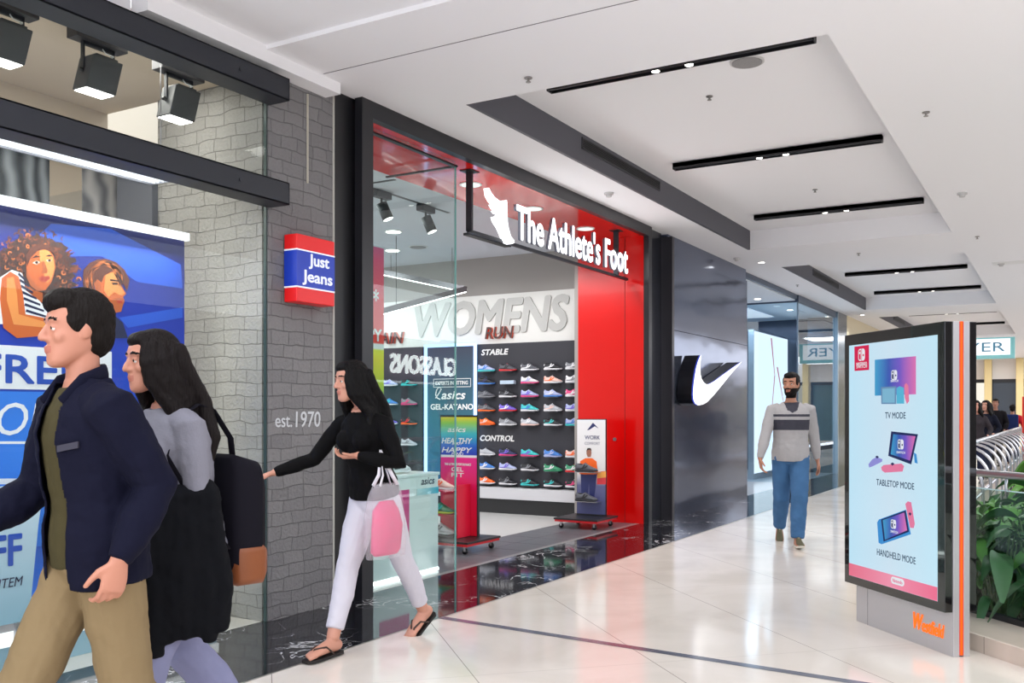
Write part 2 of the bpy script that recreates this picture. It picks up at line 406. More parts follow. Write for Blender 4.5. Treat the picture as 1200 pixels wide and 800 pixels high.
sprinkler(14.5,2.6,Z,'ceiling sprinkler on the flat ceiling between two coffers')
sprinkler(13.9,1.0,Z,'small ceiling sprinkler right of the third linear light')
sprinkler(17.5,4.2,Z,'ceiling sprinkler in front of the glass shop corner')
def detector(x, y, lb):
    g = MB(); g.cyl((x,y,Z),(x,y,Z-.02),.05,n=20); g.cyl((x,y,Z-.02),(x,y,Z-.045),.035,.028,18)
    return solo('smoke_detector', g, mat('detector_plastic', (196,194,194), .5), lb, 'smoke detector', 'round smoke detectors on the ceiling')
detector(9.19,4.17,'smoke detector above the illuminated shop sign')
detector(11.07,.94,'smoke detector on the right-hand ceiling beyond the first coffer')
detector(14.01,4.26,'smoke detector above the dark panel with the tick sign')
detector(16.6,.86,'smoke detector on the ceiling to the right of the second coffer')
sp = thing('ceiling_speaker', (6.93,2.03,3.98), 'round grey flush speaker grille in the first ceiling coffer', 'speaker')
part('rim', MB().cyl((6.93,2.03,3.98),(6.93,2.03,3.968),.125,n=32), mat('speaker_rim', (205,203,203), .6), sp)
part('grille', MB().cyl((6.93,2.03,3.969),(6.93,2.03,3.963),.11,n=32), mat('speaker_mesh', (150,148,148), .6, bump=.6, bscale=300), sp)
for x, y, lb in [(14.6,4.05,'small recessed downlight between the first and second ceiling coffers'),(23.6,4.15,'small recessed downlight beyond the glass shop corner')]:
    t = thing('downlight', (x,y,Z), lb, 'downlight', 'round recessed downlights along the shopfronts')
    part('rim', MB().cyl((x,y,Z),(x,y,Z-.006),.06,n=24), M_white, t)
    part('lens', MB().cyl((x,y,Z-.0055),(x,y,Z-.009),.045,n=24), M_lum, t)
    lamp('SPOT', (x, y, Z-.02), 40, .05, spot=2.0, name='downlight_beam')
ap = MB().box(16.4,16.75,.42,.98,Z-.005,Z)
solo('ceiling_access_panel', ap, M_white, 'thin square access panel in the ceiling right of the second coffer', 'access panel')
# ================================================================== the jeans shop on the left
pil = MB(); pil.box(4.62,5.26,4.56,5.62,0,Z+.1)
struct('wall_pillar', pil, M_brick)
# its inner flank, seen through the window, is the same block wall running into the shop
struct('wall_left', MB().box(4.6,4.62,4.6,5.62,0,Z), M_brick_lit)
struct('wall_jeans_back', MB().box(-6,4.6,8.6,8.7,0,Z), mat('jeans_wall', (186,178,166), .7))
struct('wall_jeans_side', MB().box(5.2,5.26,5.62,9,0,Z+.3), mat('jeans_wall', (180,172,162), .7))
struct('wall_jeans_jamb', MB().box(4.55,4.64,5.62,6.0,0,3.3), mat('jamb_grey', (88,90,98), .5))
jc = MB(); jc.box(-6,4.62,4.62,6.2,3.62,3.7); jc.box(-6,4.62,6.2,6.25,3.3,3.7); jc.box(-6,5.2,6.2,8.6,3.3,3.36)
struct('ceiling', jc, mat('jeans_ceiling', (206,190,170), .8))
# dropped white edge over the jeans shopfront
t6 = MB(); t6.box(3.55,5.18,4.42,4.56,3.63,Z+.08); t6.box(-6,3.5,4.5,4.6,3.55,Z+.08)
struct('trim_6', t6, M_ceil)
jf = MB()
jf.box(-6,4.612,4.575,4.587,0,3.62)
struct('window_1', jf, M_glass)
struct('trim_7', MB().box(4.608,4.614,4.57,4.592,0,3.62), mat('dark_glazing_edge', (60,78,76), .3))
for z0, z1, lb in [(3.42,3.565,'upper black steel channel beam across the top of the jeans shop window'),(2.74,2.885,'lower black steel channel beam across the jeans shop window, under the spotlights')]:
    b = MB(); x0, x1 = -1.5, 4.63
    b.box(x0,x1,4.38,4.39,z0,z1); b.box(x0,x1,4.38,4.56,z0,z0+.012); b.box(x0,x1,4.38,4.56,z1-.012,z1); b.box(x1-.012,x1,4.38,4.5,z0,z1)
    b.box(x0,x1,4.385,4.395,z0+.012,z0+.03)
    t = thing('steel_beam', (1.6,4.45,z0), lb, 'beam', 'steel beams of the jeans shopfront')
    part('channel', b, M_steelblk, t, bevel=.003)
    bo = MB()
    for x in (.6,2.4,4.2): bo.cyl((x,4.38,z0+.075),(x,4.374,z0+.075),.012,n=8)
    part('bolt', bo, M_steelblk, t)
# light strip on the pillar face
solo('vertical_conduit', MB().box(4.985,4.995,4.55,4.561,2.98,3.6), mat('conduit_cream', (196,190,176), .5), 'thin cream conduit running down the upper part of the grey block pillar', 'conduit')
# spotlights in the window
def window_spot(x, y, lb):
    t = thing('window_spotlight', (x,y,3.6), lb, 'spotlight', 'square black spotlights over the jeans window')
    part('mounting_box', MB().box(x-.17,x+.17,y-.05,y+.05,3.54,3.615), mat('spot_box', (58,56,60), .5), t, bevel=.004)
    yk = MB(); tl = .22
    for s in (-1,1): yk.box(x+s*.1-.006,x+s*.1+.006,y-.012,y+.012,3.37,3.54)
    yk.box(x-.1,x+.1,y-.012,y+.012,3.52,3.54)
    part('yoke', yk, M_steelblk, t)
    ax = V((.18,-.1,1)).normalized(); ay = V((0,1,0)); az = V((1,0,0))
    h = MB(); c = V((x,y,3.36)); h.obox(c, az, ay, ax, .1, .065, .1); h.obox(c+ax*.105, az, ay, ax, .075, .05, .012)
    hd = part('lamp_housing', h, mat('spot_housing', (58,60,62), .5), t, bevel=.006)
    part('lamp_face', MB().obox(c-ax*.101, az, ay, ax, .09, .055, .003), M_lum, hd)
    for s in (-1,1): part('knob', MB().cyl((x+s*.1,y,3.37),(x+s*.125,y,3.37),.014,n=10), M_black, t, True)
    cb = MB().tube([(x+.02,y,3.54),(x+.03,y-.03,3.5),(x+.07,y-.05,3.49),(x+.09,y-.02,3.5),(x+.04,y,3.47)], .004, 8)
    part('cable', cb, M_white, t, True)
    lamp('SPOT', tuple(c-ax*.12), 22, .06, rot=(math.radians(-6),math.radians(8),0), spot=1.9, name='window_spot_beam')
window_spot(3.03,4.92,'square black window spotlight at the top left corner of the view')
window_spot(3.6,4.92,'middle square black window spotlight between the two steel beams')
window_spot(4.19,4.92,'square black window spotlight nearest the grey pillar')
# lit louvre behind the lower beam
t = thing('louvre_light', (2.6,4.85,2.83), 'white lit louvre fitting hanging behind the lower steel beam', 'light fitting')
lv = MB(); lv.box(.5,4.1,4.66,4.675,2.84,2.9); lv.box(.5,4.1,5.05,5.065,2.84,2.9); lv.box(4.085,4.1,4.66,5.065,2.84,2.9)
part('frame', lv, M_chrome, t)
lv = MB()
for k in range(9): lv.box(.5,4.1,4.69+k*.041,4.7+k*.041,2.845,2.875)
for k in range(37): lv.box(.5+k*.1,.506+k*.1,4.67,5.06,2.85,2.865)
part('slats', lv, mat('louvre_white', (235,235,240), .3, emit=.55, ergb=(240,245,255)), t)
for x in (1.2,2.9,4.0): part('hanger_wire', MB().cyl((x,4.86,2.89),(x,4.86,3.62),.003,n=6), M_chrome, t)

# the big photographic banner -----------------------------------------------------------------
BY = 4.95
def bp(u, v, dy=0):
    p = on_y(u, v, BY-dy); return (p.x, p.z)
def decal(name, pts, m, parent, dy):
    return part(name, MB().prism([bp(u, v, dy) for u, v in pts], .0008, o=(0,BY-dy,0)), m, parent)
bn = thing('photo_banner', (3.3,BY,.36), 'large blue window banner printed with a curly-haired woman and a man under sky', 'banner')
blue = gradient('banner_sky', [(0,(40,110,214)),(.35,(24,80,202)),(.7,(14,52,176)),(.93,(12,28,116)),(1,(10,24,96))], 'Z', .45)
part('printed_sheet', MB().box(1.6,4.26,BY,BY+.02,.36,2.5), blue, bn)
part('light_rail', MB().box(1.6,4.28,BY-.03,BY+.04,2.5,2.55), glow('rail_light', (250,250,255), 1.6), bn, bevel=.004)
lamp('AREA', (2.9,BY-.12,2.46), 22, 2.6, rot=(math.radians(-24),0,0), size_y=.05, name='banner_rail_light')
skin1 = mat('print_skin', (204,98,40), .5); skin2 = mat('print_skin_light', (232,146,76), .5); hairp = mat('print_hair', (58,26,18), .5); hairp2 = mat('print_hair_light', (132,62,30), .5)
pw = mat('print_white', (232,234,240), .5); pn = mat('print_navy', (24,30,70), .5); cloudm = mat('print_cloud', (34,84,200), .5); pred = mat('print_lips', (176,60,44), .5)
def blob(cx, cy, rx, ry, n=28, rough=0, rnd=None, a0=0):
    return [(cx+rx*(1+(rnd.uniform(-rough, rough) if rnd else 0))*math.cos(2*PI*i/n), cy+ry*(1+(rnd.uniform(-rough, rough) if rnd else 0))*math.sin(2*PI*i/n)) for i in range(n)]
decal('printed_cloud', [(20,300),(60,262),(130,268),(212,310),(214,338),(160,330),(120,300)], cloudm, bn, .001)
decal('printed_cloud', [(140,372),(214,360),(214,372),(150,384)], cloudm, bn, .001)
rr = random.Random(3)
hmid = mat('print_hair_mid', (92,42,24), .5); skd = mat('print_skin_shade', (176,88,42), .5); eyw = mat('print_eye', (236,214,190), .5)
decal('printed_hair', blob(42,318,46,44,90,.13,rr), hairp, bn, .002)
decal('printed_hair', blob(60,350,24,28,60,.16,rr), hairp, bn, .0022)
for mm_, lay, cnt, sd_ in ((hmid,.0026,260,5),(hairp2,.003,170,6),(mat('print_hair_glint', (206,112,52), .5),.0034,60,9)):   # curls of the printed hair
    cm = MB(); rr = random.Random(sd_)
    for i in range(cnt):
        a = rr.uniform(0,2*PI); q = rr.uniform(.3,1.12); cx, cy = 42+46*q*math.cos(a), 318+46*q*math.sin(a)
        if 27 < cx < 64 and 296 < cy < 360 or cy > 352 and cx < 40: continue
        s = rr.uniform(1.2,3.4); a0 = rr.uniform(0,6); n_ = 7
        out = [(cx+s*math.cos(a0+k*.6), cy+s*math.sin(a0+k*.6)) for k in range(n_)]+[(cx+s*.5*math.cos(a0+k*.6), cy+s*.5*math.sin(a0+k*.6)) for k in range(n_-1,-1,-1)]
        cm.prism([bp(u, v, lay) for u, v in out], .0003, o=(0,BY-lay,0))
    part('printed_curls', cm, mm_, bn)
decal('printed_face', [(31,302),(36,294),(46,289),(56,291),(63,300),(65,312),(63,322),(60,331),(53,340),(44,341),(36,334),(31,322)], skin1, bn, .0038)
decal('printed_face_light', [(46,292),(56,293),(62,301),(64,314),(60,327),(55,332),(52,322),(53,311),(47,306)], skin2, bn, .0042)
decal('printed_jaw_shade', [(31,314),(36,326),(44,336),(53,340),(44,341),(36,335),(31,324)], skd, bn, .0044)
decal('printed_nose', [(49,306),(52,306),(56,317),(55,320),(48,320),(50,316)], skd, bn, .0046)
decal('printed_eye_white', [(38,308),(43,305),(47,307),(43,310)], eyw, bn, .0046); decal('printed_eye_white', [(54,305),(58,303),(61,305),(57,307)], eyw, bn, .0046)
decal('printed_eye', blob(43,307.4,1.8,1.8,10), hairp, bn, .005); decal('printed_eye', blob(58,305,1.7,1.7,10), hairp, bn, .005)
decal('printed_brow', [(36,303),(42,299),(48,301),(42,301.5)], hairp, bn, .0048); decal('printed_brow', [(53,300),(58,298),(62,300),(58,300.5)], hairp, bn, .0048)
decal('printed_lips', [(45,326),(50,323),(53,324),(57,323),(59,326),(54,330),(49,330)], pred, bn, .0048)
decal('printed_forelock', [(30,300),(36,290),(46,285),(58,287),(65,297),(60,295),(52,292),(44,294),(36,302),(32,312)], hmid, bn, .005)
decal('printed_neck', [(28,330),(40,340),(50,343),(50,354),(36,358),(18,342)], skd, bn, .0036)
decal('printed_shirt', [(-8,330),(14,316),(26,320),(30,340),(46,352),(62,370),(60,378),(-10,380)], pw, bn, .0052)
for k in range(8):
    y = 322+k*7.2; decal('printed_stripe', [(22+k*1.5,y-3),(30+k*4.3,y+5),(30+k*4.3,y+7.5),(21+k*1.5,y)], pn, bn, .0056)
decal('printed_arm', [(2,326),(12,318),(22,324),(27,345),(30,368),(60,374),(66,392),(20,396),(4,384),(0,350)], skin1, bn, .006)
decal('printed_arm_light', [(8,326),(16,324),(20,345),(22,368),(56,378),(54,384),(16,380),(8,352)], skin2, bn, .0064)
decal('printed_neck', [(104,346),(128,356),(131,378),(103,374)], skd, bn, .0026)
decal('printed_face', [(111,330),(116,318),(131,314),(139,322),(140,329),(143,336),(148,344),(144,348),(146,352),(144,357),(142,364),(133,366),(124,362),(114,350)], skin1, bn, .003)
decal('printed_face_light', [(124,322),(134,318),(139,326),(142,336),(146,344),(141,346),(134,342),(127,348),(122,340)], skin2, bn, .0034)
decal('printed_beard', [(115,346),(121,352),(130,352),(137,349),(144,349),(146,353),(144,358),(142,365),(133,367),(124,363),(116,354)], skd, bn, .0038)
decal('printed_lips', [(137,352),(145,351),(143,355),(138,355.5)], pred, bn, .0042); decal('printed_ear', [(110,332),(114,328),(118,333),(117,343),(113,344)], skd, bn, .0042)
decal('printed_eye', [(131,331),(138,331),(138,333.5),(132,333.5)], hairp, bn, .0042); decal('printed_brow', [(129,327),(139,328),(139,330),(129,329)], hairp, bn, .0042)
rr = random.Random(21)
decal('printed_hair', [(97,330),(98,316),(105,308),(114,304),(125,303),(136,307),(146,316),(152,328),(149,341),(145,333),(140,323),(131,318),(122,323),(119,331),(114,327),(110,333),(112,346),(107,356),(100,348)], hmid, bn, .0036)
for mm_, lay in ((hairp2,.004),(hairp,.0044),(mat('print_hair_glint', (206,112,52), .5),.0048)):
    cm = MB()
    for i in range(26):
        a = PI+rr.uniform(-.5,PI+.2); cx, cy = 122+23*rr.uniform(.6,1.0)*math.cos(a), 328+22*rr.uniform(.7,1.0)*math.sin(a)
        dx, dy = -math.sin(a)*6, math.cos(a)*6; cm.prism([bp(u, v, lay) for u, v in [(cx-dx,cy-dy),(cx+1.2,cy-1),(cx+dx,cy+dy),(cx-.6,cy+1)]], .0003, o=(0,BY-lay,0))
    part('printed_locks', cm, mm_, bn)
decal('printed_shirt', [(102,370),(128,364),(144,378),(150,396),(90,396)], pn, bn, .0048)
decal('printed_headline_box', [(-30,402),(131,412),(131,458),(-30,455)], pw, bn, .0068)
bl = mat('print_blue', (30,76,180), .5)
def ontext(body, u0, v0, u1, v1, m, dy, bold=0, shear=0, parent=bn, y=BY, name='lettering'):
    a = on_y(u0, v1, y-dy); b = on_y(u1, v1, y-dy); c = on_y(u0, v0, y-dy)
    return text(body, b.x-a.x, c.z-a.z, m, parent, (a.x, y-dy, a.z), depth=.0008, bold=bold, shear=shear, name=name)
ontext('FREE', -24,413,96,448, bl, .0085, .03)
decal('printed_offer_box', [(-30,458),(131,460),(131,640),(-30,640)], mat('print_midblue', (44,122,226), .5), bn, .0058)
ontext('YOUR', -34,471,92,511, pw, .0068, .0, .22)
decal('printed_rule', [(-30,517),(60,517),(60,520),(-30,520)], pw, bn, .0066); decal('printed_rule', [(-30,561),(60,560),(60,566),(-30,568)], pw, bn, .0066)
decal('printed_jeans', [(146,640),(166,640),(170,680),(146,684)], mat('print_denim_orange', (214,96,30), .5), bn, .0062)
# offer poster standing in front of the banner
of = thing('offer_poster', (2.9,4.76,0), 'pale blue percent off poster in front of the big blue banner', 'poster')
pA, pB = on_y(-60,735,4.76), on_y(34,600,4.76)
part('stand_leg', MB().box(3.0,3.03,4.77,4.79,0,.5), M_chrome, of)
part('printed_sheet', MB().prism([(pA.x,.28),(on_y(34,700,4.76).x,.28),(on_y(45,640,4.76).x,.78),(on_y(52,590,4.76).x,1.0),(pA.x,1.0)], .02, o=(0,4.76,0)), gradient('offer_pale', [(0,(150,190,210)),(1,(206,222,236))], 'Z', .4), of)
ontext('50%', -40,604,26,622, bl, .004, .02, parent=of, y=4.76); ontext('OFF', -46,632,26,672, bl, .004, .03, parent=of, y=4.76); ontext('ITEM', -2,679,27,690, pn, .004, 0, .2, parent=of, y=4.76)
# lit plinth below
pl = thing('window_plinth', (3,5,0), 'low window display plinth with two bright white light bands', 'plinth')
part('front_panel', MB().box(.5,4.45,4.86,5.2,0,.14), mat('plinth_paleblue', (150,182,198), .15), pl)
part('light_band', MB().box(.5,4.45,4.84,5.2,.14,.2), glow('band_light', (252,252,255), 1.3), pl)
part('recess_panel', MB().box(.5,4.4,4.93,5.2,.2,.31), mat('plinth_grey', (150,148,150), .2), pl)
part('light_band', MB().box(.5,4.36,4.88,5.2,.31,.355), glow('band_light', (252,252,255), 1.3), pl)
# fabric prints hanging at the back
def folds(name, x0, x1, z0, z1, y, seed, lb):
    t = thing('hanging_print', ((x0+x1)/2,y,z0), lb, 'print', 'grey draped-cloth prints behind the banner')
    m = mat('print_'+name, (170,168,166), .6); N, L, b = nodes_of(m)
    tc = N.new('ShaderNodeTexCoord'); wv = N.new('ShaderNodeTexWave'); wv.inputs['Scale'].default_value = 2.2; wv.inputs['Distortion'].default_value = 9+seed; wv.inputs['Detail'].default_value = 2; wv.inputs['Detail Scale'].default_value = .8
    cr = N.new('ShaderNodeValToRGB'); cr.color_ramp.elements[0].color = lin((120,120,124) if seed else (60,66,72)); cr.color_ramp.elements[1].color = lin((206,202,198) if seed else (150,156,160))
    L.new(tc.outputs['Object'], wv.inputs['Vector']); L.new(wv.outputs['Fac'], cr.inputs[0]); L.new(cr.outputs[0], b.inputs['Base Color'])
    part('printed_sheet', MB().box(x0,x1,y,y+.012,z0,z1), m, t)
    part('top_batten', MB().box(x0-.01,x1+.01,y-.01,y+.02,z1,z1+.02), M_chrome, t)
a = on_y(97,208,6.4); b_ = on_y(180,262,6.4); folds('grey', a.x, b_.x, 1.9, a.z+.1, 6.4, 2, 'pale grey draped-cloth print hanging behind the banner next to the pillar')
a = on_y(-60,208,6.42); b_ = on_y(58,250,6.42); folds('dark', a.x, b_.x, 1.9, b_.z+.5, 6.42, 0, 'dark grey draped-cloth print at the left edge behind the banner')
lamp('AREA', (2.4,6.2,3.28), 70, 2.5, size_y=.6, name='jeans_shop_light', color=(1,.95,.88))
lamp('AREA', (4.0,5.1,3.6), 14, .6, size_y=.5, name='jeans_window_light', color=(1,.96,.9))

# projecting box sign and the painted date on the pillar
sg = thing('shop_sign', (4.84,4.42,2.1), 'red and blue box sign of the jeans shop fixed to the grey block pillar', 'sign')
X0, X1, YF, YB = 4.76,5.14,4.44,4.555
sz0, sz1, b0, b1 = 2.13,2.585,2.235,2.475
mr = mat('sign_red', (226,20,24), .3, emit=.12, ergb=(226,20,24)); mbl = mat('sign_blue', (22,56,176), .3, emit=.12, ergb=(22,56,176)); mw = mat('sign_white', (236,240,248), .3, emit=.25, ergb=(236,240,248))
part('red_band', MB().box(X0,X1,YF,YB,b1+.01,sz1), mr, sg, bevel=.006); part('red_band', MB().box(X0,X1,YF,YB,sz0,b0-.01), mr, sg, bevel=.006)
part('blue_band', MB().box(X0,X1,YF,YB,b0,b1), mbl, sg)
part('white_line', MB().box(X0-.001,X1+.001,YF-.001,YB,b1,b1+.01), mw, sg); part('white_line', MB().box(X0-.001,X1+.001,YF-.001,YB,b0-.01,b0), mw, sg)
part('wall_bracket', MB().box(4.84,5.04,4.545,4.562,2.2,2.5), M_black, sg)
text('Just', .205,.105, mw, sg, (4.875,YF-.001,2.36), depth=.004, bold=.022); text('Jeans', .3,.105, mw, sg, (4.812,YF-.001,2.245), depth=.004, bold=.022)
dt = thing('painted_sign', (4.9,4.556,1.26), 'white painted est. 1970 lettering on the grey block pillar', 'lettering')
text('est.', .16,.075, mat('paint_pale', (206,208,212), .6), dt, (4.68,4.559,1.285), depth=.002, bold=.012)
text('1970', .25,.11, mat('paint_pale', (206,208,212), .6), dt, (4.875,4.559,1.283), depth=.002, bold=.008, shear=.05)

# ================================================================== black portal of the shoe shop
struct('wall_recess', MB().box(5.262,5.6,4.56,4.62,0,Z), mat('recess_black', (20,20,24), .35))
struct('trim_8', MB().box(5.256,5.264,4.548,4.56,0,Z), mat('pillar_edge_trim', (200,198,190), .4))
pf = MB()
pf.box(5.48,5.61,4.47,4.54,0,Z); pf.box(11.05,11.15,4.47,4.54,0,Z); pf.box(5.61,11.05,4.47,4.54,3.585,Z)
struct('trim_9', pf, mat('portal_charcoal', (27,27,33), .32))
struct('trim_10', MB().box(5.6,11.05,4.541,5.45,3.6,3.66), M_redc)
struct('wall_right', MB().box(11.05,11.12,4.541,5.45,0,3.6), M_red)
struct('trim_11', MB().box(11.045,11.051,4.79,4.795,0,3.6), mat('door_gap', (120,6,6), .4))
solo('push_button', MB().cyl((11.05,4.93,1.05),(11.035,4.93,1.05),.022,n=20), M_chrome, 'small round steel lock on the glossy red side panel', 'lock')
for x, lb in [(7.75,'white downlight in the red entrance ceiling near the glass pane'),(9.0,'middle white downlight in the red entrance ceiling'),(10.3,'white downlight in the red entrance ceiling next to the red side panel')]:
    t = thing('entrance_downlight', (x,4.98,3.6), lb, 'downlight', 'downlights in the red entrance ceiling')
    part('rim', MB().cyl((x,4.98,3.6),(x,4.98,3.592),.11,n=28), M_white, t)
    part('lens', MB().cyl((x,4.98,3.593),(x,4.98,3.588),.09,n=28), glow('entrance_lens', (230,250,240), 1.5), t)
    lamp('SPOT', (x, 4.98, 3.57), 60, .07, spot=2.3, name='entrance_beam')
# glass pane left of the entrance
g = MB(); g.box(5.6,6.965,4.63,4.642,0,3.59)
struct('window_2', g, glass('shopfront_glass', (243,252,251), 1.3))
struct('trim_12', MB().box(6.962,6.968,4.628,4.644,0,3.57), mat('glass_edge_green', (120,176,172), .2))
tr = MB(); tr.box(5.62,6.98,4.62,4.66,3.545,3.56); tr.box(6.955,6.98,4.64,5.4,3.545,3.56)
struct('trim_13', tr, M_black)
# shop shell
M_grey = mat('shop_grey_wall', (158,154,150), .7); M_lite = mat('shop_white_wall', (226,226,222), .7)
struct('wall_shop_right', MB().box(11.52,11.6,5.45,12,0,3.6), M_grey)
struct('wall_return', MB().box(11.05,11.6,5.45,5.5,0,3.6), M_grey)
struct('wall_shop_back', MB().box(5.2,11.6,12,12.1,0,3.6), M_grey)
struct('ceiling', MB().box(5.26,11.6,5.45,12,3.6,3.68), mat('shop_ceiling', (214,218,226), .8))
wb = thing('womens_wall_panel', (11.5,7,2.36), 'white wall band with big grey WOMENS lettering above the shoe wall', 'wall panel')
part('white_panel', MB().box(11.49,11.52,5.5,10.8,2.36,3.06), M_lite, wb)
text('WOMENS', 2.58,.5, mat('womens_grey', (186,186,183), .5), wb, (11.488,8.37,2.5), depth=.02, bold=.045, shear=.18, **FS)
mrun = mat('run_brown', (70,40,36), .4); mro = mat('run_orange', (226,80,40), .4)
text('RUN', .47,.17, mrun, wb, (11.488,7.12,2.43), depth=.04, bold=.02, shear=.2, back=mro, **FS)
text('TRAIN', .72,.17, mrun, wb, (11.488,9.28,2.43), depth=.04, bold=.02, shear=.2, back=mro, **FS)
# shoe wall board
sw = thing('shoe_display_board', (11.5,6.5,0), 'black display wall carrying rows of running shoes under STABLE and CONTROL', 'display wall')
part('board', MB().box(11.44,11.52,5.5,7.3,.36,2.36), M_dark, sw)
part('white_shelf', MB().box(11.2,11.52,5.5,9.9,.2,.35), mat('shelf_white', (206,206,210), .4), sw, bevel=.004)
part('plinth', MB().box(11.24,11.52,5.5,9.9,0,.2), mat('plinth_black', (26,26,28), .5), sw)
part('board', MB().box(11.44,11.52,8.2,9.9,.36,2.36), M_dark, sw)
wl = mat('board_white_letters', (238,238,238), .5)
text('STABLE', .45,.085, wl, sw, (11.438,7.17,2.2), depth=.006, bold=.04, shear=.2, **FS)
text('CONTROL', .56,.085, wl, sw, (11.438,7.19,.985), depth=.006, bold=.04, shear=.2, **FS)
# lit asics panel between the boards
ap = thing('lit_brand_panel', (11.4,7.65,.4), 'tall dark panel with glowing white edge and fitting experts lettering', 'display panel')
part('panel', MB().box(11.4,11.5,7.26,8.08,.42,2.34), gradient('panel_blue', [(0,(24,96,136)),(.45,(28,96,116)),(1,(38,44,66))], 'Z', .4), ap)
le = glow('panel_edge_light', (170,205,255), 2.6)
for nm, b in [('light_edge',(11.37,11.4,7.22,7.26,.42,2.38)),('light_edge',(11.37,11.4,8.08,8.12,.42,2.38)),('light_edge',(11.37,11.4,7.22,8.12,2.34,2.38))]: part(nm, MB().box(*b), le, ap)
text('EXPERTS IN FITTING', .56,.055, wl, ap, (11.396,7.93,1.79), depth=.003, bold=.02, **FS)
bxf = MB(); bxf.box(11.394,11.398,7.32,7.97,1.755,1.763); bxf.box(11.394,11.398,7.32,7.97,1.872,1.88); bxf.box(11.394,11.398,7.32,7.328,1.755,1.88); bxf.box(11.394,11.398,7.962,7.97,1.755,1.88)
part('text_border', bxf, wl, ap)
text('asics', .42,.12, wl, ap, (11.396,7.83,1.58), depth=.003, bold=.03, shear=.25, **FS)
lg = MB().tube([(11.394,7.93,1.60),(11.394,7.86,1.68),(11.394,7.83,1.73),(11.394,7.87,1.76),(11.394,7.91,1.72),(11.394,7.93,1.65),(11.394,7.9,1.6),(11.394,7.85,1.58)], .009, 6)
part('spiral_mark', lg, wl, ap)
text('GEL-KAYANO', .74,.085, wl, ap, (11.396,8.02,1.43), depth=.003, bold=.035, **FS)
# hanging chevron light and ceiling fittings
cv = thing('chevron_pendant_light', (9.2,6.6,2.72), 'white glowing chevron shaped pendant light inside the shoe shop', 'pendant light')
q0 = V((10.1,6.95,2.98)); q1 = V((7.9,7.4,2.98)); q2 = V((9.55,8.9,2.7))
# two straight arms meeting in a point
tip = on_y(545,342,6.9)
eA = on_y(449,322,8.3); eB = on_y(449,368,7.3)
for a_, b_ in ((eA, tip), (eB, tip)):
    dd = (b_-a_).normalized(); sd = dd.cross(V((0,0,1))).normalized(); up = sd.cross(dd); c = (a_+b_)/2; hl = (b_-a_).length/2
    ar = part('arm_housing', MB().obox(c+up*.04, dd, sd, up, hl, .03, .035), mat('pendant_grey', (110,108,112), .5), cv)
    part('light_strip', MB().obox(c, dd, sd, up, hl, .026, .008), M_lum_soft, ar)
for p in (tip+(eA-tip)*.15, tip+(eA-tip)*.9, tip+(eB-tip)*.85): part('hanger_wire', MB().cyl(p+V((0,0,.06)), (p.x,p.y,3.6), .004, n=6), M_black, cv)
def disc(x, y, r, z, m, name, lb, cat, grp):
    t = thing(name, (x,y,z), lb, cat, grp)
    part('rim', MB().cyl((x,y,z),(x,y,z-.008),r+.02,n=24), M_white, t); part('lens', MB().cyl((x,y,z-.007),(x,y,z-.012),r,n=24), m, t)
for u, v, lb in [(461,271,'small white downlight in the shoe shop ceiling, upper left behind the glass'),(460,293,'white downlight in the shoe shop ceiling just above the red banner')]:
    p = V(((FL*(3.6-EYE)/(484-v))*(CS+(u-600)/FL*SN), (FL*(3.6-EYE)/(484-v))*(SN-(u-600)/FL*CS), 3.6))
    disc(p.x,p.y,.09,3.6,M_lum,'shop_downlight',lb,'downlight','downlights in the shoe shop ceiling')
p = V(((FL*2.22/(484-289))*(CS+(490-600)/FL*SN), (FL*2.22/(484-289))*(SN-(490-600)/FL*CS), 3.6))
disc(p.x,p.y,.11,3.6,mat('speaker_mesh',(150,148,148)),'shop_speaker','grey round speaker in the shoe shop ceiling','speaker',None)
p = V(((FL*2.22/(484-280))*(CS+(572-600)/FL*SN), (FL*2.22/(484-280))*(SN-(572-600)/FL*CS), 3.6))
sl_ = MB().box(p.x-.5,p.x+.5,p.y-.05,p.y+.05,3.57,3.6)
solo('air_slot', sl_, M_black, 'short black slot in the shoe shop ceiling behind the winged foot sign', 'vent')
# black hanging track with cylinder spots seen through the pane
tk = thing('lighting_track', (7.4,5.9,3.3), 'black suspended lighting track with a cylinder spotlight behind the glass pane', 'lighting track')
a_ = on_y(438,214,5.9); b_ = on_y(526,241,5.9); z_ = a_.z-.03
rl = MB(); rl.box(a_.x-.8,b_.x,5.88,5.92,z_-.03,z_); rl.box(a_.x-.2,a_.x-.16,5.5,6.4,z_-.03,z_)
part('rail', rl, M_black, tk)
for x in (a_.x+.08, a_.x+.42, b_.x-.05): part('hanger_wire', MB().cyl((x,5.9,z_),(x,5.9,3.6),.005,n=6), M_black, tk)
for u in (447, 499):
    q = on_y(u, 250, 5.9); x = q.x
    part('driver_box', MB().box(x-.12,x+.12,5.86,5.94,z_-.1,z_-.03), M_steelblk, tk, bevel=.004)
    st = MB(); st.cyl((x,5.9,z_-.1),(x,5.9,z_-.17),.012,n=8)
    part('stem', st, M_black, tk)
    h = MB(); dv = V((.25,-.35,-1)).normalized(); c0 = V((x,5.9,z_-.15)); h.cyl(c0, c0+dv*.17, .055, n=20)
    hh = part('spot_can', h, mat('spot_housing', (58,60,62), .5), tk, True)
    part('lamp_face', MB().cyl(c0+dv*.165, c0+dv*.175, .048, n=20), M_lum, hh)
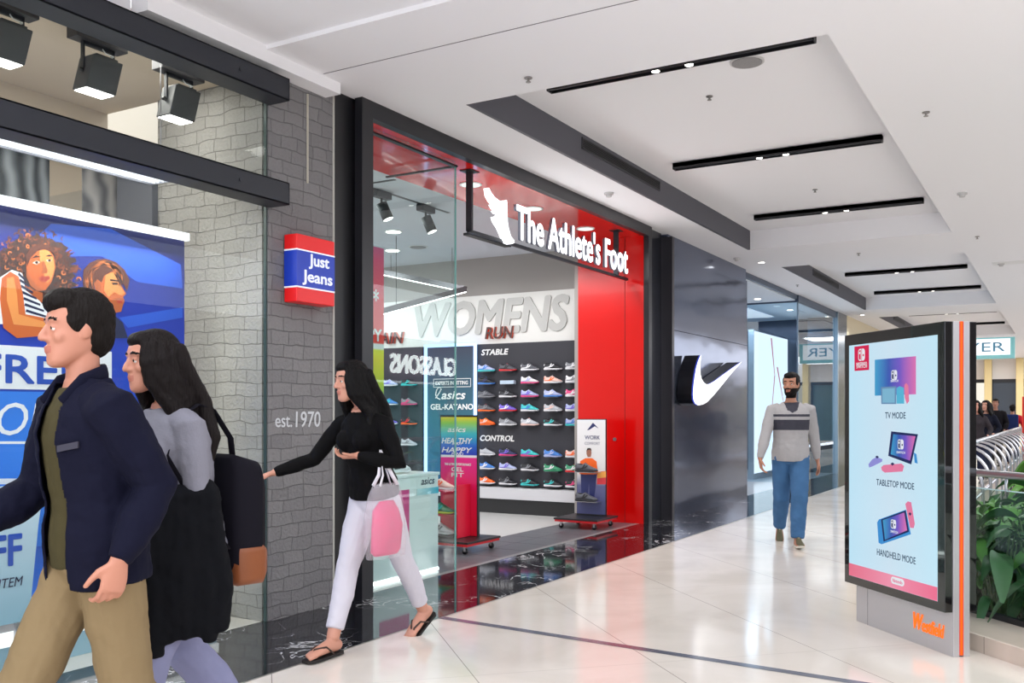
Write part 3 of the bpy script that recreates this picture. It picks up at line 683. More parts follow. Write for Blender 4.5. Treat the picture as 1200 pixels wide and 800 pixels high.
# hanging red banner just inside the pane
rb = thing('red_hanging_banner', (5.9,4.8,.9), 'narrow red and magenta hanging banner just inside the shop glass', 'banner')
part('printed_sheet', MB().box(5.64,6.16,4.8,4.81,.9,2.72), gradient('banner_red', [(0,(40,160,70)),(.3,(150,200,40)),(.5,(238,220,40)),(.545,(240,236,60)),(.55,(240,240,240)),(.57,(240,240,240)),(.575,(240,60,30)),(.75,(236,30,50)),(.95,(212,20,96)),(1,(190,40,110))], 'Z', .5), rb)
part('top_batten', MB().box(5.63,6.17,4.795,4.815,2.72,2.735), M_chrome, rb)
text('HAPPY', .47,.1, wl, rb, (5.66,4.798,1.96), depth=.002, bold=.03)
text('*', .07,.1, wl, rb, (6.02,4.798,2.28), depth=.002, bold=.02)

# the illuminated sign --------------------------------------------------------------------------
sgn = thing('illuminated_shop_sign', (9.2,4.7,3.04), 'white glowing winged-foot shop sign hanging in the red entrance', 'sign')
mg = glow('sign_letter_white', (250,252,255), 2.4); mgs = mat('sign_letter_side', (120,124,140), .4)
SY = 4.66
text("The Athlete's Foot", 2.74,.36, mg, sgn, (8.03,SY,3.08), depth=.03, bold=.028, back=mgs)
wing = [(165,200),(180,228),(200,255),(228,276),(255,274),(270,272),(273,300),(273,340),(275,400),(282,440),(295,485),(314,508),(312,524),(298,529),(278,520),(262,492),(250,462),(236,430),(222,410),(212,392),(205,368),(222,368),(238,352),(222,350),(205,332),(225,334),(205,318),(192,296),(210,300),(188,276),(172,246)]
fp = [on_y(540+x/5, 180+y/5, SY) for x, y in wing]
ws = part('winged_foot', MB().prism([(p.x, p.z) for p in fp], .06, o=(0,SY,0)), mg, sgn)
fr = MB(); fr.box(7.31,10.96,4.71,4.74,3.035,3.065)
fr.box(7.31,7.34,4.69,4.75,3.05,3.6); fr.box(10.6,10.63,4.69,4.75,3.05,3.6)
part('support_frame', fr, M_steelblk, sgn)
pl_ = MB(); pl_.box(7.25,7.4,4.66,4.78,3.592,3.6); pl_.box(10.54,10.69,4.66,4.78,3.592,3.6)
part('fixing_plate', pl_, M_black, sgn)
lamp('AREA', (9.4,4.6,3.24), 8, 2.8, rot=(math.radians(-90),0,0), size_y=.3, name='sign_glow')

# ================================================================== black column, tick panel
struct('wall_column', MB().box(11.151,11.62,4.53,4.75,0,Z), mat('column_black', (30,32,40), .22, spec=.6))
struct('trim_14', MB().box(11.62,11.7,4.38,4.75,0,3.66), mat('panel_side', (58,56,62), .3, metal=.4))
struct('trim_15', MB().box(11.72,11.735,4.44,4.5,0,3.62), mat('edge_light_strip', (225,220,214), .3, metal=.5))
npn = MB(); npn.box(11.75,15.2,4.45,4.62,0,2.47); npn.box(11.75,15.2,4.45,4.62,2.478,3.52); npn.box(11.7,15.2,4.47,4.62,3.525,3.72)
mp = mat('dark_lacquer_panel', (104,112,134), .13, metal=.8, spec=.6); N, L, b = nodes_of(mp)
tc = N.new('ShaderNodeTexCoord'); n = N.new('ShaderNodeTexNoise'); n.inputs['Scale'].default_value = .7; mpn = N.new('ShaderNodeMapping'); mpn.inputs['Scale'].default_value = (1,1,2.5)
L.new(tc.outputs['Object'], mpn.inputs[0]); L.new(mpn.outputs[0], n.inputs['Vector']); bpn = N.new('ShaderNodeBump'); bpn.inputs['Strength'].default_value = .05; bpn.inputs['Distance'].default_value = .2; L.new(n.outputs['Fac'], bpn.inputs['Height']); L.new(bpn.outputs[0], b.inputs['Normal'])
struct('wall_sports', npn, mp)
struct('wall_sports_side', MB().box(15.12,15.2,4.62,6.4,0,3.6), mp)
ns = thing('tick_sign', (13.5,4.25,1.45), 'white illuminated tick emblem standing off the dark lacquered panel', 'sign')
sw_ = [(396,88),(350,140),(310,190),(275,232),(250,258),(232,268),(214,272),(202,264),(195,248),(193,225),(195,190),(200,150),(206,115),(214,85),(225,58),(222,85),(221,115),(222,140),(227,160),(236,175),(248,183),(262,181),(285,168),(320,142),(360,113)]
sp_ = [on_y(760+x/3.636, 400+y/3.636, 4.2) for x, y in sw_]
part('lit_face', MB().prism([(p.x, p.z) for p in sp_], .012, o=(0,4.2,0)), glow('tick_white', (252,253,255), 1.7), ns)
part('edge_line', MB().prism([(p.x, p.z) for p in sp_], .02, o=(0,4.212,0)), glow('tick_blue_edge', (60,80,210), .9), ns)
part('casing', MB().prism([(p.x, p.z) for p in sp_], .2, o=(0,4.232,0)), mat('casing_black', (14,14,20), .3), ns)

# ================================================================== glass corner shop beyond
struct('wall_corner_back', MB().box(15.2,24,8.2,8.3,0,3.6), mat('corner_shop_grey', (84,90,106), .5))
struct('wall_corner_side', MB().box(22.9,23.0,5.2,8.2,0,3.6), mat('corner_shop_grey', (84,90,106), .5))
struct('ceiling', MB().box(15.2,24,4.6,8.3,3.6,3.7), mat('corner_shop_ceiling', (226,232,240), .8))
gb = MB(); gb.box(19.0,22.62,4.55,4.562,0,3.6)
struct('window_3', gb, glass('corner_glass', (232,245,252), 1.6))
gb = MB(); gb.box(19.0,19.012,4.562,7.2,0,3.6)
struct('window_4', gb, glass('corner_glass', (232,245,252), 1.6))
tr = MB(); tr.box(18.97,22.62,4.53,4.58,3.57,Z); tr.box(18.98,19.03,4.55,8.2,3.57,3.64)
tr.box(15.2,19,4.55,4.62,3.62,Z)
struct('trim_16', tr, mat('head_rail', (72,84,104), .35, metal=.5))
tr = MB(); tr.box(18.985,19.015,4.54,4.57,0,3.57); tr.box(22.55,22.65,4.5,4.62,0,Z)
struct('trim_17', tr, mat('glazing_post', (150,172,188), .25, metal=.7))
struct('wall_corner_post', MB().box(22.65,23.6,4.5,5.2,0,Z), mat('steel_column', (72,88,104), .2, metal=.8))
lb_ = thing('light_box', (20.9,5.6,.1), 'tall white light box with pink streaks inside the glass corner shop', 'light box')
part('lit_face', MB().box(19.65,22.4,5.6,5.605,.12,3.1), glow('lightbox_white', (250,250,253), 1.5), lb_)
part('casing', MB().box(19.62,22.43,5.605,5.72,.0,3.13), M_chrome, lb_)
pk = MB()
for u0, v0, u1, v1, wd in [(904,396,908,440,3),(908,440,903,500,2),(911,430,918,470,3)]:
    a_, b_ = on_y(u0,v0,5.59), on_y(u1,v1,5.59); q = wd*.018
    pk.add([(a_.x-q,5.592,a_.z),(a_.x+q,5.592,a_.z),(b_.x+q*.4,5.592,b_.z),(b_.x-q*.4,5.592,b_.z)], [(0,1,2,3)])
part('printed_streaks', pk, glow('streak_pink', (214,120,140), 1.1), lb_)
hr = MB(); hr.box(15.6,18.9,7.6,7.66,2.7,2.76); hr.box(15.6,15.66,7.6,7.66,0,2.7); hr.box(18.84,18.9,7.6,7.66,0,2.7); hr.box(15.6,18.9,7.6,7.66,1.4,1.44)
solo('clothes_rack', hr, M_black, 'black tubular display frame at the back of the glass corner shop', 'rack')
for lx, ly, lb in [(18.3,5.15,'recessed downlight inside the glass corner shop entry'),(20.6,5.1,'recessed downlight behind the corner shop glass')]: disc(lx,ly,.06,3.6,M_lum,'corner_downlight',lb,'downlight','downlights of the glass corner shop')
lamp('AREA', (19,6.4,3.55), 160, 5, size_y=1.5, name='corner_shop_light', color=(.85,.92,1))
lamp('AREA', (7.6,7.4,3.55), 90, 2.5, size_y=2.5, name='shoe_shop_light')
lamp('AREA', (9.6,9.8,3.55), 70, 2.5, size_y=2, name='shoe_shop_light')
for i, y in enumerate((5.9,7.0,8.2)): lamp('SPOT', (10.1,y,3.5), 45, .1, rot=(0,math.radians(-32),0), spot=1.8, name='wall_washer')
# ================================================================== shoes
def shoe_meshes():
    sole = MB(); rs = []
    xs = [-.5,-.47,-.38,-.25,-.1,.05,.2,.33,.43,.49,.5]; w = [.05,.095,.125,.12,.105,.125,.16,.155,.12,.06,.03]
    zt = [.10,.105,.105,.1,.09,.08,.075,.075,.08,.09,.095]; zb = [.03,.01,0,0,.01,.005,0,.01,.03,.055,.07]
    for x, a, t, b in zip(xs, w, zt, zb):
        rs.append([V((x, a*s, z)) for s, z in [(-.86,b),(-1,b+.02),(-1.04,(b+t)/2),(-.98,t),(.98,t),(1.04,(b+t)/2),(1,b+.02),(.86,b)]])
    sole.rings(rs)
    up = MB(); rs = []
    xs = [-.495,-.47,-.42,-.34,-.26,-.18,-.1,-.04,.04,.13,.22,.31,.39,.45,.485]
    w = [.03,.07,.095,.1,.098,.096,.1,.105,.115,.13,.142,.14,.12,.085,.03]; h = [.30,.375,.37,.325,.30,.32,.37,.385,.33,.28,.235,.2,.17,.14,.11]
    for x, a, t in zip(xs, w, h):
        rs.append([V((x, a*(abs(math.cos(q))**.75)*(1 if math.cos(q) > 0 else -1), .085+(t-.085)*math.sin(q)**.7)) for q in [PI*k/12 for k in range(13)]])
    up.rings(rs)
    op = MB(); op.ell((-.28,0,.325), .15,.055,.03, 14,6, Matrix.Rotation(math.radians(4),3,'Y'))  # dark ellipsoid painted as the shade inside the shoe opening
    ac = MB()
    for s in (-1,1):
        for pts in ([(-.42,.11),(-.25,.115),(-.02,.16),(.1,.27),(.05,.3),(-.06,.2),(-.25,.16),(-.42,.15)], [(-.2,.12),(-.12,.12),(-.02,.31),(-.08,.33)]):
            A = [V((x, s*(.107+.02*max(0,x+.1)-.12*max(0,z-.2)*1.0), z)) for x, z in pts]; B = [p*1+V((0,s*.008,0)) for p in A]
            n = len(A); ac.add(A+B, [tuple(range(n)), tuple(range(2*n-1,n-1,-1))]+[(i,n+i,n+(i+1)%n,(i+1)%n) for i in range(n)])
    lc = MB()
    for k in range(5):
        x = -.05+k*.055; z = .395-k*.045
        lc.tube([(x,-.05,z-.03),(x+.01,0,z),(x,.05,z-.03)], .011, 6)
    hl = MB(); hl.ell((-.44,0,.24),.06,.085,.1,12,8)
    return [('sole',sole,False),('upper',up,True),('collar_shade',op,True),('side_stripe',ac,False),('laces',lc,True),('heel_counter',hl,True)]
SHOE = [(n, mb.mesh(n, [mat('shoe_base',(200,200,200))], sm)) for n, mb, sm in shoe_meshes()]
CLR = dict(w=(232,232,236), g=(130,132,138), k=(36,36,42), n=(44,50,92), b=(70,130,210), t=(60,196,196), r=(226,50,56), o=(255,110,40), p=(226,70,130), v=(120,100,210), l=(176,186,226), c=(238,200,190), y=(200,230,60), e=(60,150,110), s=(186,190,198), d=(86,88,96))
CN = dict(w='white', g='grey', k='black', n='navy', b='blue', t='teal', r='red', o='orange', p='pink', v='purple', l='lilac', c='cream pink', y='lime', e='green', s='silver', d='dark grey')
def sm_(k): return mat('shoe_'+CN[k].replace(' ','_'), CLR[k], .55)
def shoe(loc, rz, L, cols, label, group, extra=None):
    t = thing('running_shoe', loc, label, 'shoe', group, rz=rz, local=True); t.scale = (L, L, L)
    kk = dict(sole=cols[0], upper=cols[1], side_stripe=cols[2], laces=cols[3] if len(cols) > 3 else cols[0], collar_shade='k', heel_counter=cols[2])
    for n, me in SHOE:
        o = bpy.data.objects.new(n, me); COL.objects.link(o); o.parent = t
        o.material_slots[0].link = 'OBJECT'; o.material_slots[0].material = sm_(kk[n])
    return t
rows = [ # z of ledge, [sole, upper, stripe, laces] left to right
 (1.965,['tlbw','rdkr','wdwk','wkwk','wgwk']), (1.785,['bknb',None,'pwlw','wcow','wwgw']), (1.60,['gdgk','wkgd','plvw','blwl','wpwp']),
 (1.405,['odgr','rvwv','wtbw','wscw','wlvb']), (1.21,['oocy','wgsg','cswo','wkte','tlbw']),
 (.785,['wssw','pnvw','ptvb','lblw','wcow']), (.59,['wbwb','wlvp','wkgk','eewk','rewr']), (.385,['wowo','wkgw','tktk','wkte','wkpw'])]
cy = [7.05,6.70,6.35,5.99,5.66]
ordn = ['first','second','third','fourth','fifth']; rn = ['top row','second row','third row','fourth row','fifth row']
ctl = ['top row under CONTROL','middle row under CONTROL','lowest row of the board']
lm = mat('clear_ledge', (70,70,78), .3)
for i, (z, rw) in enumerate(rows):
    rowname = (rn[i]+' under STABLE') if i < 5 else ctl[i-5]
    for j, cdef in enumerate(rw):
        part('shoe_ledge', MB().box(11.33,11.44,cy[j]-.1,cy[j]+.1,z-.006,z), lm, sw)
        if cdef is None:
            b = thing('price_card', (11.39,cy[j],z), 'pale blue card on the empty ledge, second in the second shoe row', 'card')
            part('card', MB().box(11.35,11.42,cy[j]-.11,cy[j]+.11,z,z+.05), mat('card_blue', (190,210,228), .5), b); continue
        up = CN[cdef[1]]; st = CN[cdef[2]]; so = CN[cdef[0]]
        shoe((11.385, cy[j], z), -PI/2+.1, .27, cdef, f'{up} shoe, {so} sole, {ordn[j]} from left in the {rowname}', 'running shoes on the black display wall')
lrows = [(1.785,'wlvw','tktk'),(1.50,'wbtb','pgpw'),(1.21,'wvey','okro'),(.90,'wtbw','wsgw')]
for i, (z, a_, b_) in enumerate(lrows):
    for j, (yy, cdef) in enumerate(((8.75,a_),(8.4,b_))):
        part('shoe_ledge', MB().box(11.33,11.44,yy-.1,yy+.1,z-.006,z), lm, sw)
        shoe((11.385,yy,z), -PI/2+.1, .27, cdef, f'{CN[cdef[1]]} shoe behind the glass pane, {ordn[i]} from top in the far board\'s {"left" if j == 0 else "right"} column', 'running shoes on the far board behind the glass')

# ================================================================== wheeled display stands
def caster(x, y, parent):
    c = MB(); c.cyl((x-.012,y,.028),(x+.012,y,.028),.028,n=16)
    k = part('caster_wheel', c, M_black, parent, True)
    f = MB(); f.box(x-.018,x-.014,y-.012,y+.012,.028,.08); f.box(x+.014,x+.018,y-.012,y+.012,.028,.08); f.box(x-.018,x+.018,y-.014,y+.014,.072,.08)
    part('caster_fork', f, M_chrome, k)
def stand_base(t, x0, x1, y0, y1):
    part('base_board', MB().box(x0,x1,y0,y1,.105,.125), M_black, t, bevel=.003)
    part('red_trim', MB().box(x0+.01,x1-.01,y0+.01,y1-.01,.08,.105), mat('trim_red', (206,24,34), .35), t)
    for x in (x0+.07,x1-.07):
        for y in (y0+.07,y1-.07): caster(x, y, t)
ws = thing('display_stand', (10.45,5.02,0), 'narrow wheeled work shoe stand with a worker poster beside the red panel', 'display stand')
stand_base(ws, 10.12,10.72,4.74,5.32)
PX = 10.58
part('panel', MB().box(PX,PX+.03,4.84,5.235,.125,1.31), M_black, ws)
part('poster', MB().box(PX-.004,PX,4.845,5.23,.14,1.3), gradient('work_poster', [(0,(70,74,120)),(.3,(96,98,140)),(.42,(226,224,222)),(1,(238,238,240))], 'Z', .45), ws)
def xs(u, v, x): p = on_x(u, v, x); return p
def xdecal(name, pts, m, parent, x, dy):
    q = [on_x(u, v, x-dy) for u, v in pts]
    return part(name, MB().prism([(-p.y, p.z) for p in q], .0008, o=(x-dy,0,0), ux=(0,-1,0)), m, parent)
def xtext(body, u0, v0, u1, v1, m, parent, x, dy, bold=0, shear=0):
    a = on_x(u0, v1, x-dy); b = on_x(u1, v1, x-dy); c = on_x(u0, v0, x-dy)
    return text(body, a.y-b.y, c.z-a.z, m, parent, (x-dy, a.y, a.z), depth=.0008, bold=bold, shear=shear, **FS)
Px = PX-.004
def W(pts): return [(640+x/4.706, 470+y/4.706) for x, y in pts]
nv = mat('poster_navy', (36,44,100), .5); orp = mat('poster_orange', (246,104,30), .5); skp = mat('poster_skin', (156,104,84), .5); redp = mat('poster_red', (226,60,70), .5)
xdecal('printed_peak', W([(226,160),(258,118),(290,150),(268,138),(250,150),(236,158)]), nv, ws, Px, .001)
xtext('WORK', 640+213/4.706, 470+188/4.706, 640+297/4.706, 470+210/4.706, nv, ws, Px, .001, .02)
xtext('COMFORT', 640+213/4.706, 470+224/4.706, 640+297/4.706, 470+240/4.706, mat('poster_grey', (120,120,140), .5), ws, Px, .001)
xdecal('printed_boxes', W([(280,390),(330,384),(330,458),(280,458)]), redp, ws, Px, .001)
xdecal('printed_box_top', W([(282,392),(330,386),(330,420),(282,424)]), mat('poster_amber', (246,170,80), .5), ws, Px, .0014)
xdecal('printed_trousers', W([(190,400),(280,400),(262,560),(242,560),(236,450),(226,560),(196,560)]), nv, ws, Px, .0018)
xdecal('printed_shirt', W([(188,330),(216,314),(254,314),(278,332),(286,400),(262,404),(206,404),(184,400)]), orp, ws, Px, .0024)
xdecal('printed_head', W([(222,272),(232,258),(246,262),(250,284),(246,306),(230,308),(223,292)]), skp, ws, Px, .003)
xdecal('printed_hair', W([(221,276),(228,258),(246,258),(251,274),(240,266),(228,270)]), mat('poster_black', (26,22,24), .5), ws, Px, .0036)
for k, (z, lb) in enumerate(((.66,'black work shoe on the upper bracket of the worker poster stand'),(.30,'black work shoe on the lower bracket of the worker poster stand'))):
    part('shoe_bracket', MB().box(PX-.13,PX,4.9,5.2,z-.006,z), M_chrome, ws)
    shoe((PX-.085, 5.06, z), -PI/2+.12, .29, 'kdkk', lb, 'black work shoes on the wheeled stand')
rk = thing('display_rack', (8.15,5.4,0), 'wheeled red and blue healthy happy shoe rack standing half behind the glass pane', 'display rack')
stand_base(rk, 7.72,8.35,5.0,5.66)
RX = 8.16
part('panel', MB().box(RX,RX+.04,5.16,5.62,.125,1.36), M_black, rk)
part('poster', MB().box(RX-.004,RX,5.17,5.61,.13,1.34), gradient('rack_poster', [(0,(226,20,50)),(.35,(232,20,80)),(.62,(236,30,140)),(.655,(236,30,140)),(.66,(240,240,244)),(.675,(240,240,244)),(.68,(40,60,190)),(.76,(40,110,210)),(.86,(60,190,200)),(.95,(150,210,90)),(1,(226,214,50))], 'Z', .4), rk)
def W2(x, y): return (430+x/5.712, 400+y/5.714)
for s, x0, y0, x1, y1, bo in [('asics',540,572,662,606,.02),('HEALTHY',500,644,705,682,.03),('BODY',570,674,640,692,.02),('HAPPY',500,706,705,742,.03),('MIND',565,742,645,760,.02)]:
    xtext(s, *W2(x0,y0), *W2(x1,y1), wl, rk, RX-.004, .001, bo, .25)
for s, x0, y0, x1, y1 in [('THE ULTIMATE PERFORMANCE',455,110,610,124),('GEL',495,135,565,160),('FIT',495,168,568,192)]:
    xtext(s, 430+x0/5, 520+y0/5, 430+x1/5, 520+y1/5, wl, rk, RX-.004, .001, .03)
for k, (z, cdef, lb) in enumerate(((.60,'wcoc','pale orange running shoe on the top shelf of the red rack'),(.355,'yetk','dark teal running shoe with lime sole on the middle shelf of the red rack'),(.145,'wwgw','white running shoe on the lowest shelf of the red rack'))):
    if k < 2 or True:
        part('shelf', MB().box(RX-.26,RX,5.3,5.66,z-.012,z), mat('shelf_magenta', (190,20,60), .35) if k < 2 else M_black, rk)
    shoe((RX-.14, 5.5, z), -PI/2, .3, cdef, lb, 'running shoes on the red rack')
part('side_panel', MB().box(RX-.24,RX,5.245,5.255,.13,.66), mat('rack_red', (220,20,56), .35), rk)
# white counter just inside the glass
ct = thing('display_counter', (6.45,5.0,0), 'white display counter with cyan band standing just inside the shop glass', 'counter')
part('body', MB().box(5.95,6.88,4.76,5.24,.03,.84), mat('counter_white', (238,240,241), .25), ct, bevel=.004)
part('top', MB().box(5.94,6.89,4.75,5.25,.84,.865), mat('counter_top', (236,240,242), .25), ct, bevel=.003)
part('base_light', MB().box(5.95,6.88,4.755,5.2,.005,.03), M_lum_soft, ct)
part('cyan_band', MB().box(6.56,6.881,4.757,4.76,.68,.735), gradient('cyan_fade', [(0,(210,232,236)),(1,(30,176,206))], 'X', .4), ct)
text('asics', .2,.06, mat('ink_dark', (50,56,80), .5), ct, (6.62,4.7575,.765), depth=.001, bold=.02, shear=.2)
part('printed_panel', MB().box(6.05,6.45,4.757,4.76,.3,.74), mat('counter_pink', (226,60,140), .4), ct)
tp = thing('counter_topper', (6.5,5.0,.865), 'yellow angled price topper with a shoe card on the white counter', 'price topper')
part('yellow_card', MB().prism([(6.3,.87),(6.72,.87),(6.76,1.0),(6.3,.985)], .02, o=(0,5.05,0)), mat('card_yellow', (232,228,40), .45), tp)
part('foot', MB().box(6.35,6.65,4.98,5.1,.865,.872), M_white, tp)
shoe((6.55,4.93,.872), 0, .27, 'wwkw', 'white and black running shoe on top of the white counter', None)
solo('floor_decal', MB().prism([(9.35,6.02),(10.0,6.35),(9.55,6.62),(9.35,6.5)], .002, o=(0,0,.0035), ux=(1,0,0), uz=(0,1,0)), mat('decal_orange', (230,70,40), .4), 'orange red arrow sticker on the grey shop floor behind the wheeled rack', 'floor sticker')

# ================================================================== advertising kiosk
KL, KR = V((6.61,1.20,0)), V((5.89,.546,0)); kd = (KR-KL).normalized(); KW = .975; kn = V((-kd.y, kd.x, 0))
ks = thing('advertising_kiosk', tuple(KL), 'tall two-sided advertising kiosk with glowing game console screen and orange light edge', 'kiosk', rz=math.atan2(kd.y, kd.x), local=True)
steel = mat('kiosk_steel', (196,194,198), .36, metal=.6, bump=.04, bscale=8)
kc = MB(); kc.box(0,KW,0,.038,0,1.9); kc.box(0,KW,.067,.105,0,1.9); kc.box(0,KW-.012,.02,.085,0.004,1.9)
part('core', kc, steel, ks, bevel=.002)
part('seams', MB().box(.13,.132,-.0008,.001,0,.26), mat('seam', (80,80,86), .5), ks)
part('edge_halo', MB().box(KW-.012,KW-.002,.04,.065,.01,1.9), glow('led_halo_red', (236,84,74), 1.0), ks)  # wider red strip paints the halo around the orange LED
part('edge_light_core', MB().box(KW-.003,KW,.046,.059,.01,1.9), glow('led_orange', (255,96,20), 1.5), ks)
part('floor_gap', MB().box(.01,KW-.01,.01,.095,0,.004), M_black, ks)
blk = mat('screen_black_glass', (6,6,8), .03, spec=.6, coat=.6)
for y0, y1 in ((-.05,0),(.105,.155)):
    part('screen_housing', MB().box(-.06,KW-.008,y0,y1,.252,1.9), blk, ks, bevel=.003)
SX0, SX1, SZ0, SZ1 = -.003,.905,.305,1.828
scr = gradient('screen_pale_blue', [(0,(196,236,255)),(.5,(210,234,250)),(1,(200,238,255))], 'X', .2, emit=.95)
sc_ = part('screen', MB().box(SX0,SX1,-.0515,-.05,SZ0,SZ1), scr, ks)
part('screen', MB().box(.03,KW-.05,.155,.1565,SZ0,SZ1), glow('back_screen', (200,226,240), .9), ks)
def kp(u, v, d=.052):
    """pixel on the kiosk's front face to the face's own (x, z)"""
    r = (u-600)/FL; dx, dy = CS+r*SN, SN-r*CS; dz = (484-v)/FL
    P0 = KL-kn*d; F = (P0.x*kn.x+P0.y*kn.y)/(dx*kn.x+dy*kn.y)
    return ((V((F*dx,F*dy,0))-P0).dot(kd), EYE+F*dz)
def kdecal(name, pts, m, k=1):
    d = .0516+k*.0006
    return part(name, MB().prism([kp(u, v) for u, v in pts], .0005, o=(0,-d,0)), m, ks)
def ktext(body, u0, v0, u1, h, m, k=2, bold=.01):
    a = kp(u0, v0); b = kp(u1, v0)
    return text(body, b[0]-a[0], h, m, ks, (a[0], -.0516-k*.0006, a[1]), depth=.0005, bold=bold)
Z5 = lambda pts: [(980+x/4.706, 370+y/4.706) for x, y in pts]
Z6 = lambda pts: [(980+x/4.706, 520+y/4.706) for x, y in pts]
def em(n, c, s=.9): return glow(n, c, s)
e_red = em('ink_crimson', (222,20,80)); e_w = em('ink_white', (244,248,255)); e_dk = em('ink_slate', (52,76,104), .9); e_blue = em('ink_azure', (60,150,222)); e_pink = em('ink_pink', (240,130,170)); e_navy = em('ink_navy', (26,42,96)); e_teal = em('ink_teal', (50,170,190)); e_lav = em('ink_lavender', (150,150,226)); e_steel = em('ink_steel', (110,150,190)); e_band = em('ink_rose', (240,110,150))
kdecal('red_square', Z5([(100,170),(180,160),(181,298),(101,304)]), e_red)
def logo(cx, cz, s, m, m2, k=2):
    """two rounded halves: an outlined one with a dot, a solid one with a hole"""
    def rr_(x0, x1, z0, z1, r, left):
        pts = []
        cs = [((x0+r, z1-r), 90, 180), ((x0+r, z0+r), 180, 270)] if left else [((x1-r, z0+r), 270, 360), ((x1-r, z1-r), 0, 90)]
        for c, a0, a1 in cs:
            for q in range(5):
                a = math.radians(a0+(a1-a0)*q/4); pts.append((c[0]+r*math.cos(a), c[1]+r*math.sin(a)))
        pts += [(x1, z0), (x1, z1)] if left else [(x0, z1), (x0, z0)]
        return pts
    d = .0516+k*.0006
    part('logo_half', MB().prism(rr_(cx-.5*s, cx-.04*s, cz-.5*s, cz+.5*s, .25*s, True), .0005, o=(0,-d,0)), m, ks)
    part('logo_inset', MB().prism(rr_(cx-.4*s, cx-.13*s, cz-.4*s, cz+.4*s, .16*s, True), .0005, o=(0,-d-.0006,0)), m2, ks)
    part('logo_dot', MB().prism(blob(cx-.26*s, cz+.16*s, .1*s, .1*s, 12), .0005, o=(0,-d-.0012,0)), m, ks)
    part('logo_half', MB().prism(rr_(cx+.04*s, cx+.46*s, cz-.5*s, cz+.5*s, .25*s, False), .0005, o=(0,-d,0)), m, ks)
    part('logo_dot', MB().prism(blob(cx+.25*s, cz-.05*s, .1*s, .1*s, 12), .0005, o=(0,-d-.0006,0)), m2, ks)
c = kp(980+141/4.706, 370+214/4.706); logo(c[0], c[1], .078, e_w, e_red, 3)
a = Z5([(112,273)])[0]; b = Z5([(170,270)])[0]; ktext('NINTENDO', a[0], a[1], b[0], .018, e_w, 3); a = Z5([(112,290)])[0]; ktext('SWITCH', a[0], a[1], b[0], .022, e_w, 3)
tvg = gradient('tv_picture', [(0,(60,170,220)),(.35,(50,90,190)),(.62,(120,90,210)),(1,(236,120,190))], 'X', .3, emit=.85)
kdecal('picture_television', Z5([(213,242),(440,222),(440,432),(213,440)]), tvg, 2)
kdecal('picture_dock', Z5([(248,392),(332,388),(332,486),(250,486)]), e_steel, 4); kdecal('picture_dock_face', Z5([(256,402),(324,398),(324,478),(257,478)]), em('ink_dock', (130,190,220)), 5)
kdecal('picture_grip', Z5([(334,398),(350,388),(374,396),(376,484),(334,484)]), em('ink_aqua', (90,190,226)), 4); kdecal('picture_controller', Z5([(378,380),(388,370),(400,384),(404,470),(392,486),(380,450)]), e_pink, 6)
c = kp(980+322/4.706, 370+326/4.706); logo(c[0], c[1], .06, e_w, e_navy, 5); a = Z5([(302,366)])[0]; b = Z5([(344,364)])[0]; ktext('SWITCH', a[0], a[1], b[0], .014, e_w, 5)
a = Z5([(270,566)])[0]; b = Z5([(383,562)])[0]; ktext('TV MODE', a[0], a[1], b[0], .04, e_dk)
kdecal('picture_tablet', [(1044.5,505.2),(1075.8,508.6),(1068,544),(1041,534)], e_navy, 2); kdecal('picture_tablet_screen', [(1047,508.5),(1073,511),(1066.5,539.5),(1044,532)], tvg, 3)
kdecal('picture_stand_leg', [(1071,530),(1074,532),(1075.5,543),(1072,542)], e_blue, 2)
c = kp(1056,520.5); logo(c[0], c[1], .06, e_w, e_navy, 5); ktext('SWITCH', 1051,531,1061,.014, e_w, 5)
kdecal('picture_controller', Z6([(178,112),(198,86),(222,72),(255,84),(252,98),(204,122),(182,130)]), e_lav, 2); kdecal('picture_joystick', Z6([(216,70),(226,64),(236,72),(226,80)]), e_navy, 3)
kdecal('picture_controller', Z6([(248,128),(262,116),(360,108),(374,122),(366,152),(268,158),(252,146)]), e_pink, 2); kdecal('picture_joystick', Z6([(300,108),(312,102),(322,110),(310,120)]), e_navy, 3)
a = Z6([(222,227)])[0]; b = Z6([(430,240)])[0]; ktext('TABLETOP MODE', a[0], a[1], b[0], .04, e_dk)
kdecal('picture_console', Z6([(226,432),(236,416),(385,362),(412,498),(250,553),(234,545)]), e_blue, 2); kdecal('picture_console_screen_edge', Z6([(248,416),(384,366),(402,484),(262,538)]), e_navy, 3); kdecal('picture_console_screen', Z6([(258,420),(376,378),(392,476),(270,528)]), tvg, 4)
kdecal('picture_controller', Z6([(382,330),(396,316),(414,322),(434,440),(428,464),(408,462)]), e_pink, 3); kdecal('picture_joystick', Z6([(400,384),(408,376),(416,386),(408,396)]), e_navy, 4)
c = kp(980+318/4.706, 520+442/4.706); logo(c[0], c[1], .055, e_w, e_navy, 6); a = Z6([(302,488)])[0]; b = Z6([(342,480)])[0]; ktext('SWITCH', a[0], a[1], b[0], .016, e_w, 6)
a = Z6([(225,612)])[0]; b = Z6([(438,655)])[0]; ktext('HANDHELD MODE', a[0], a[1], b[0], .042, e_dk)
z0 = SZ0+.001; zb_ = kp(1003.6,661.6)[1]
part('pink_footer', MB().box(SX0,SX1,-.0524,-.0518,z0,zb_), gradient('footer_pink', [(0,(240,110,140)),(.5,(250,150,180)),(1,(250,110,150))], 'X', .3, emit=.9), ks)
c = kp(1052,681); rp = []
for (cx, a0) in ((c[0]+.045,-90),(c[0]-.045,90)):
    for q in range(9): a = math.radians(a0+180*q/8); rp.append((cx+.022*math.cos(a), c[1]+.022*math.sin(a)))
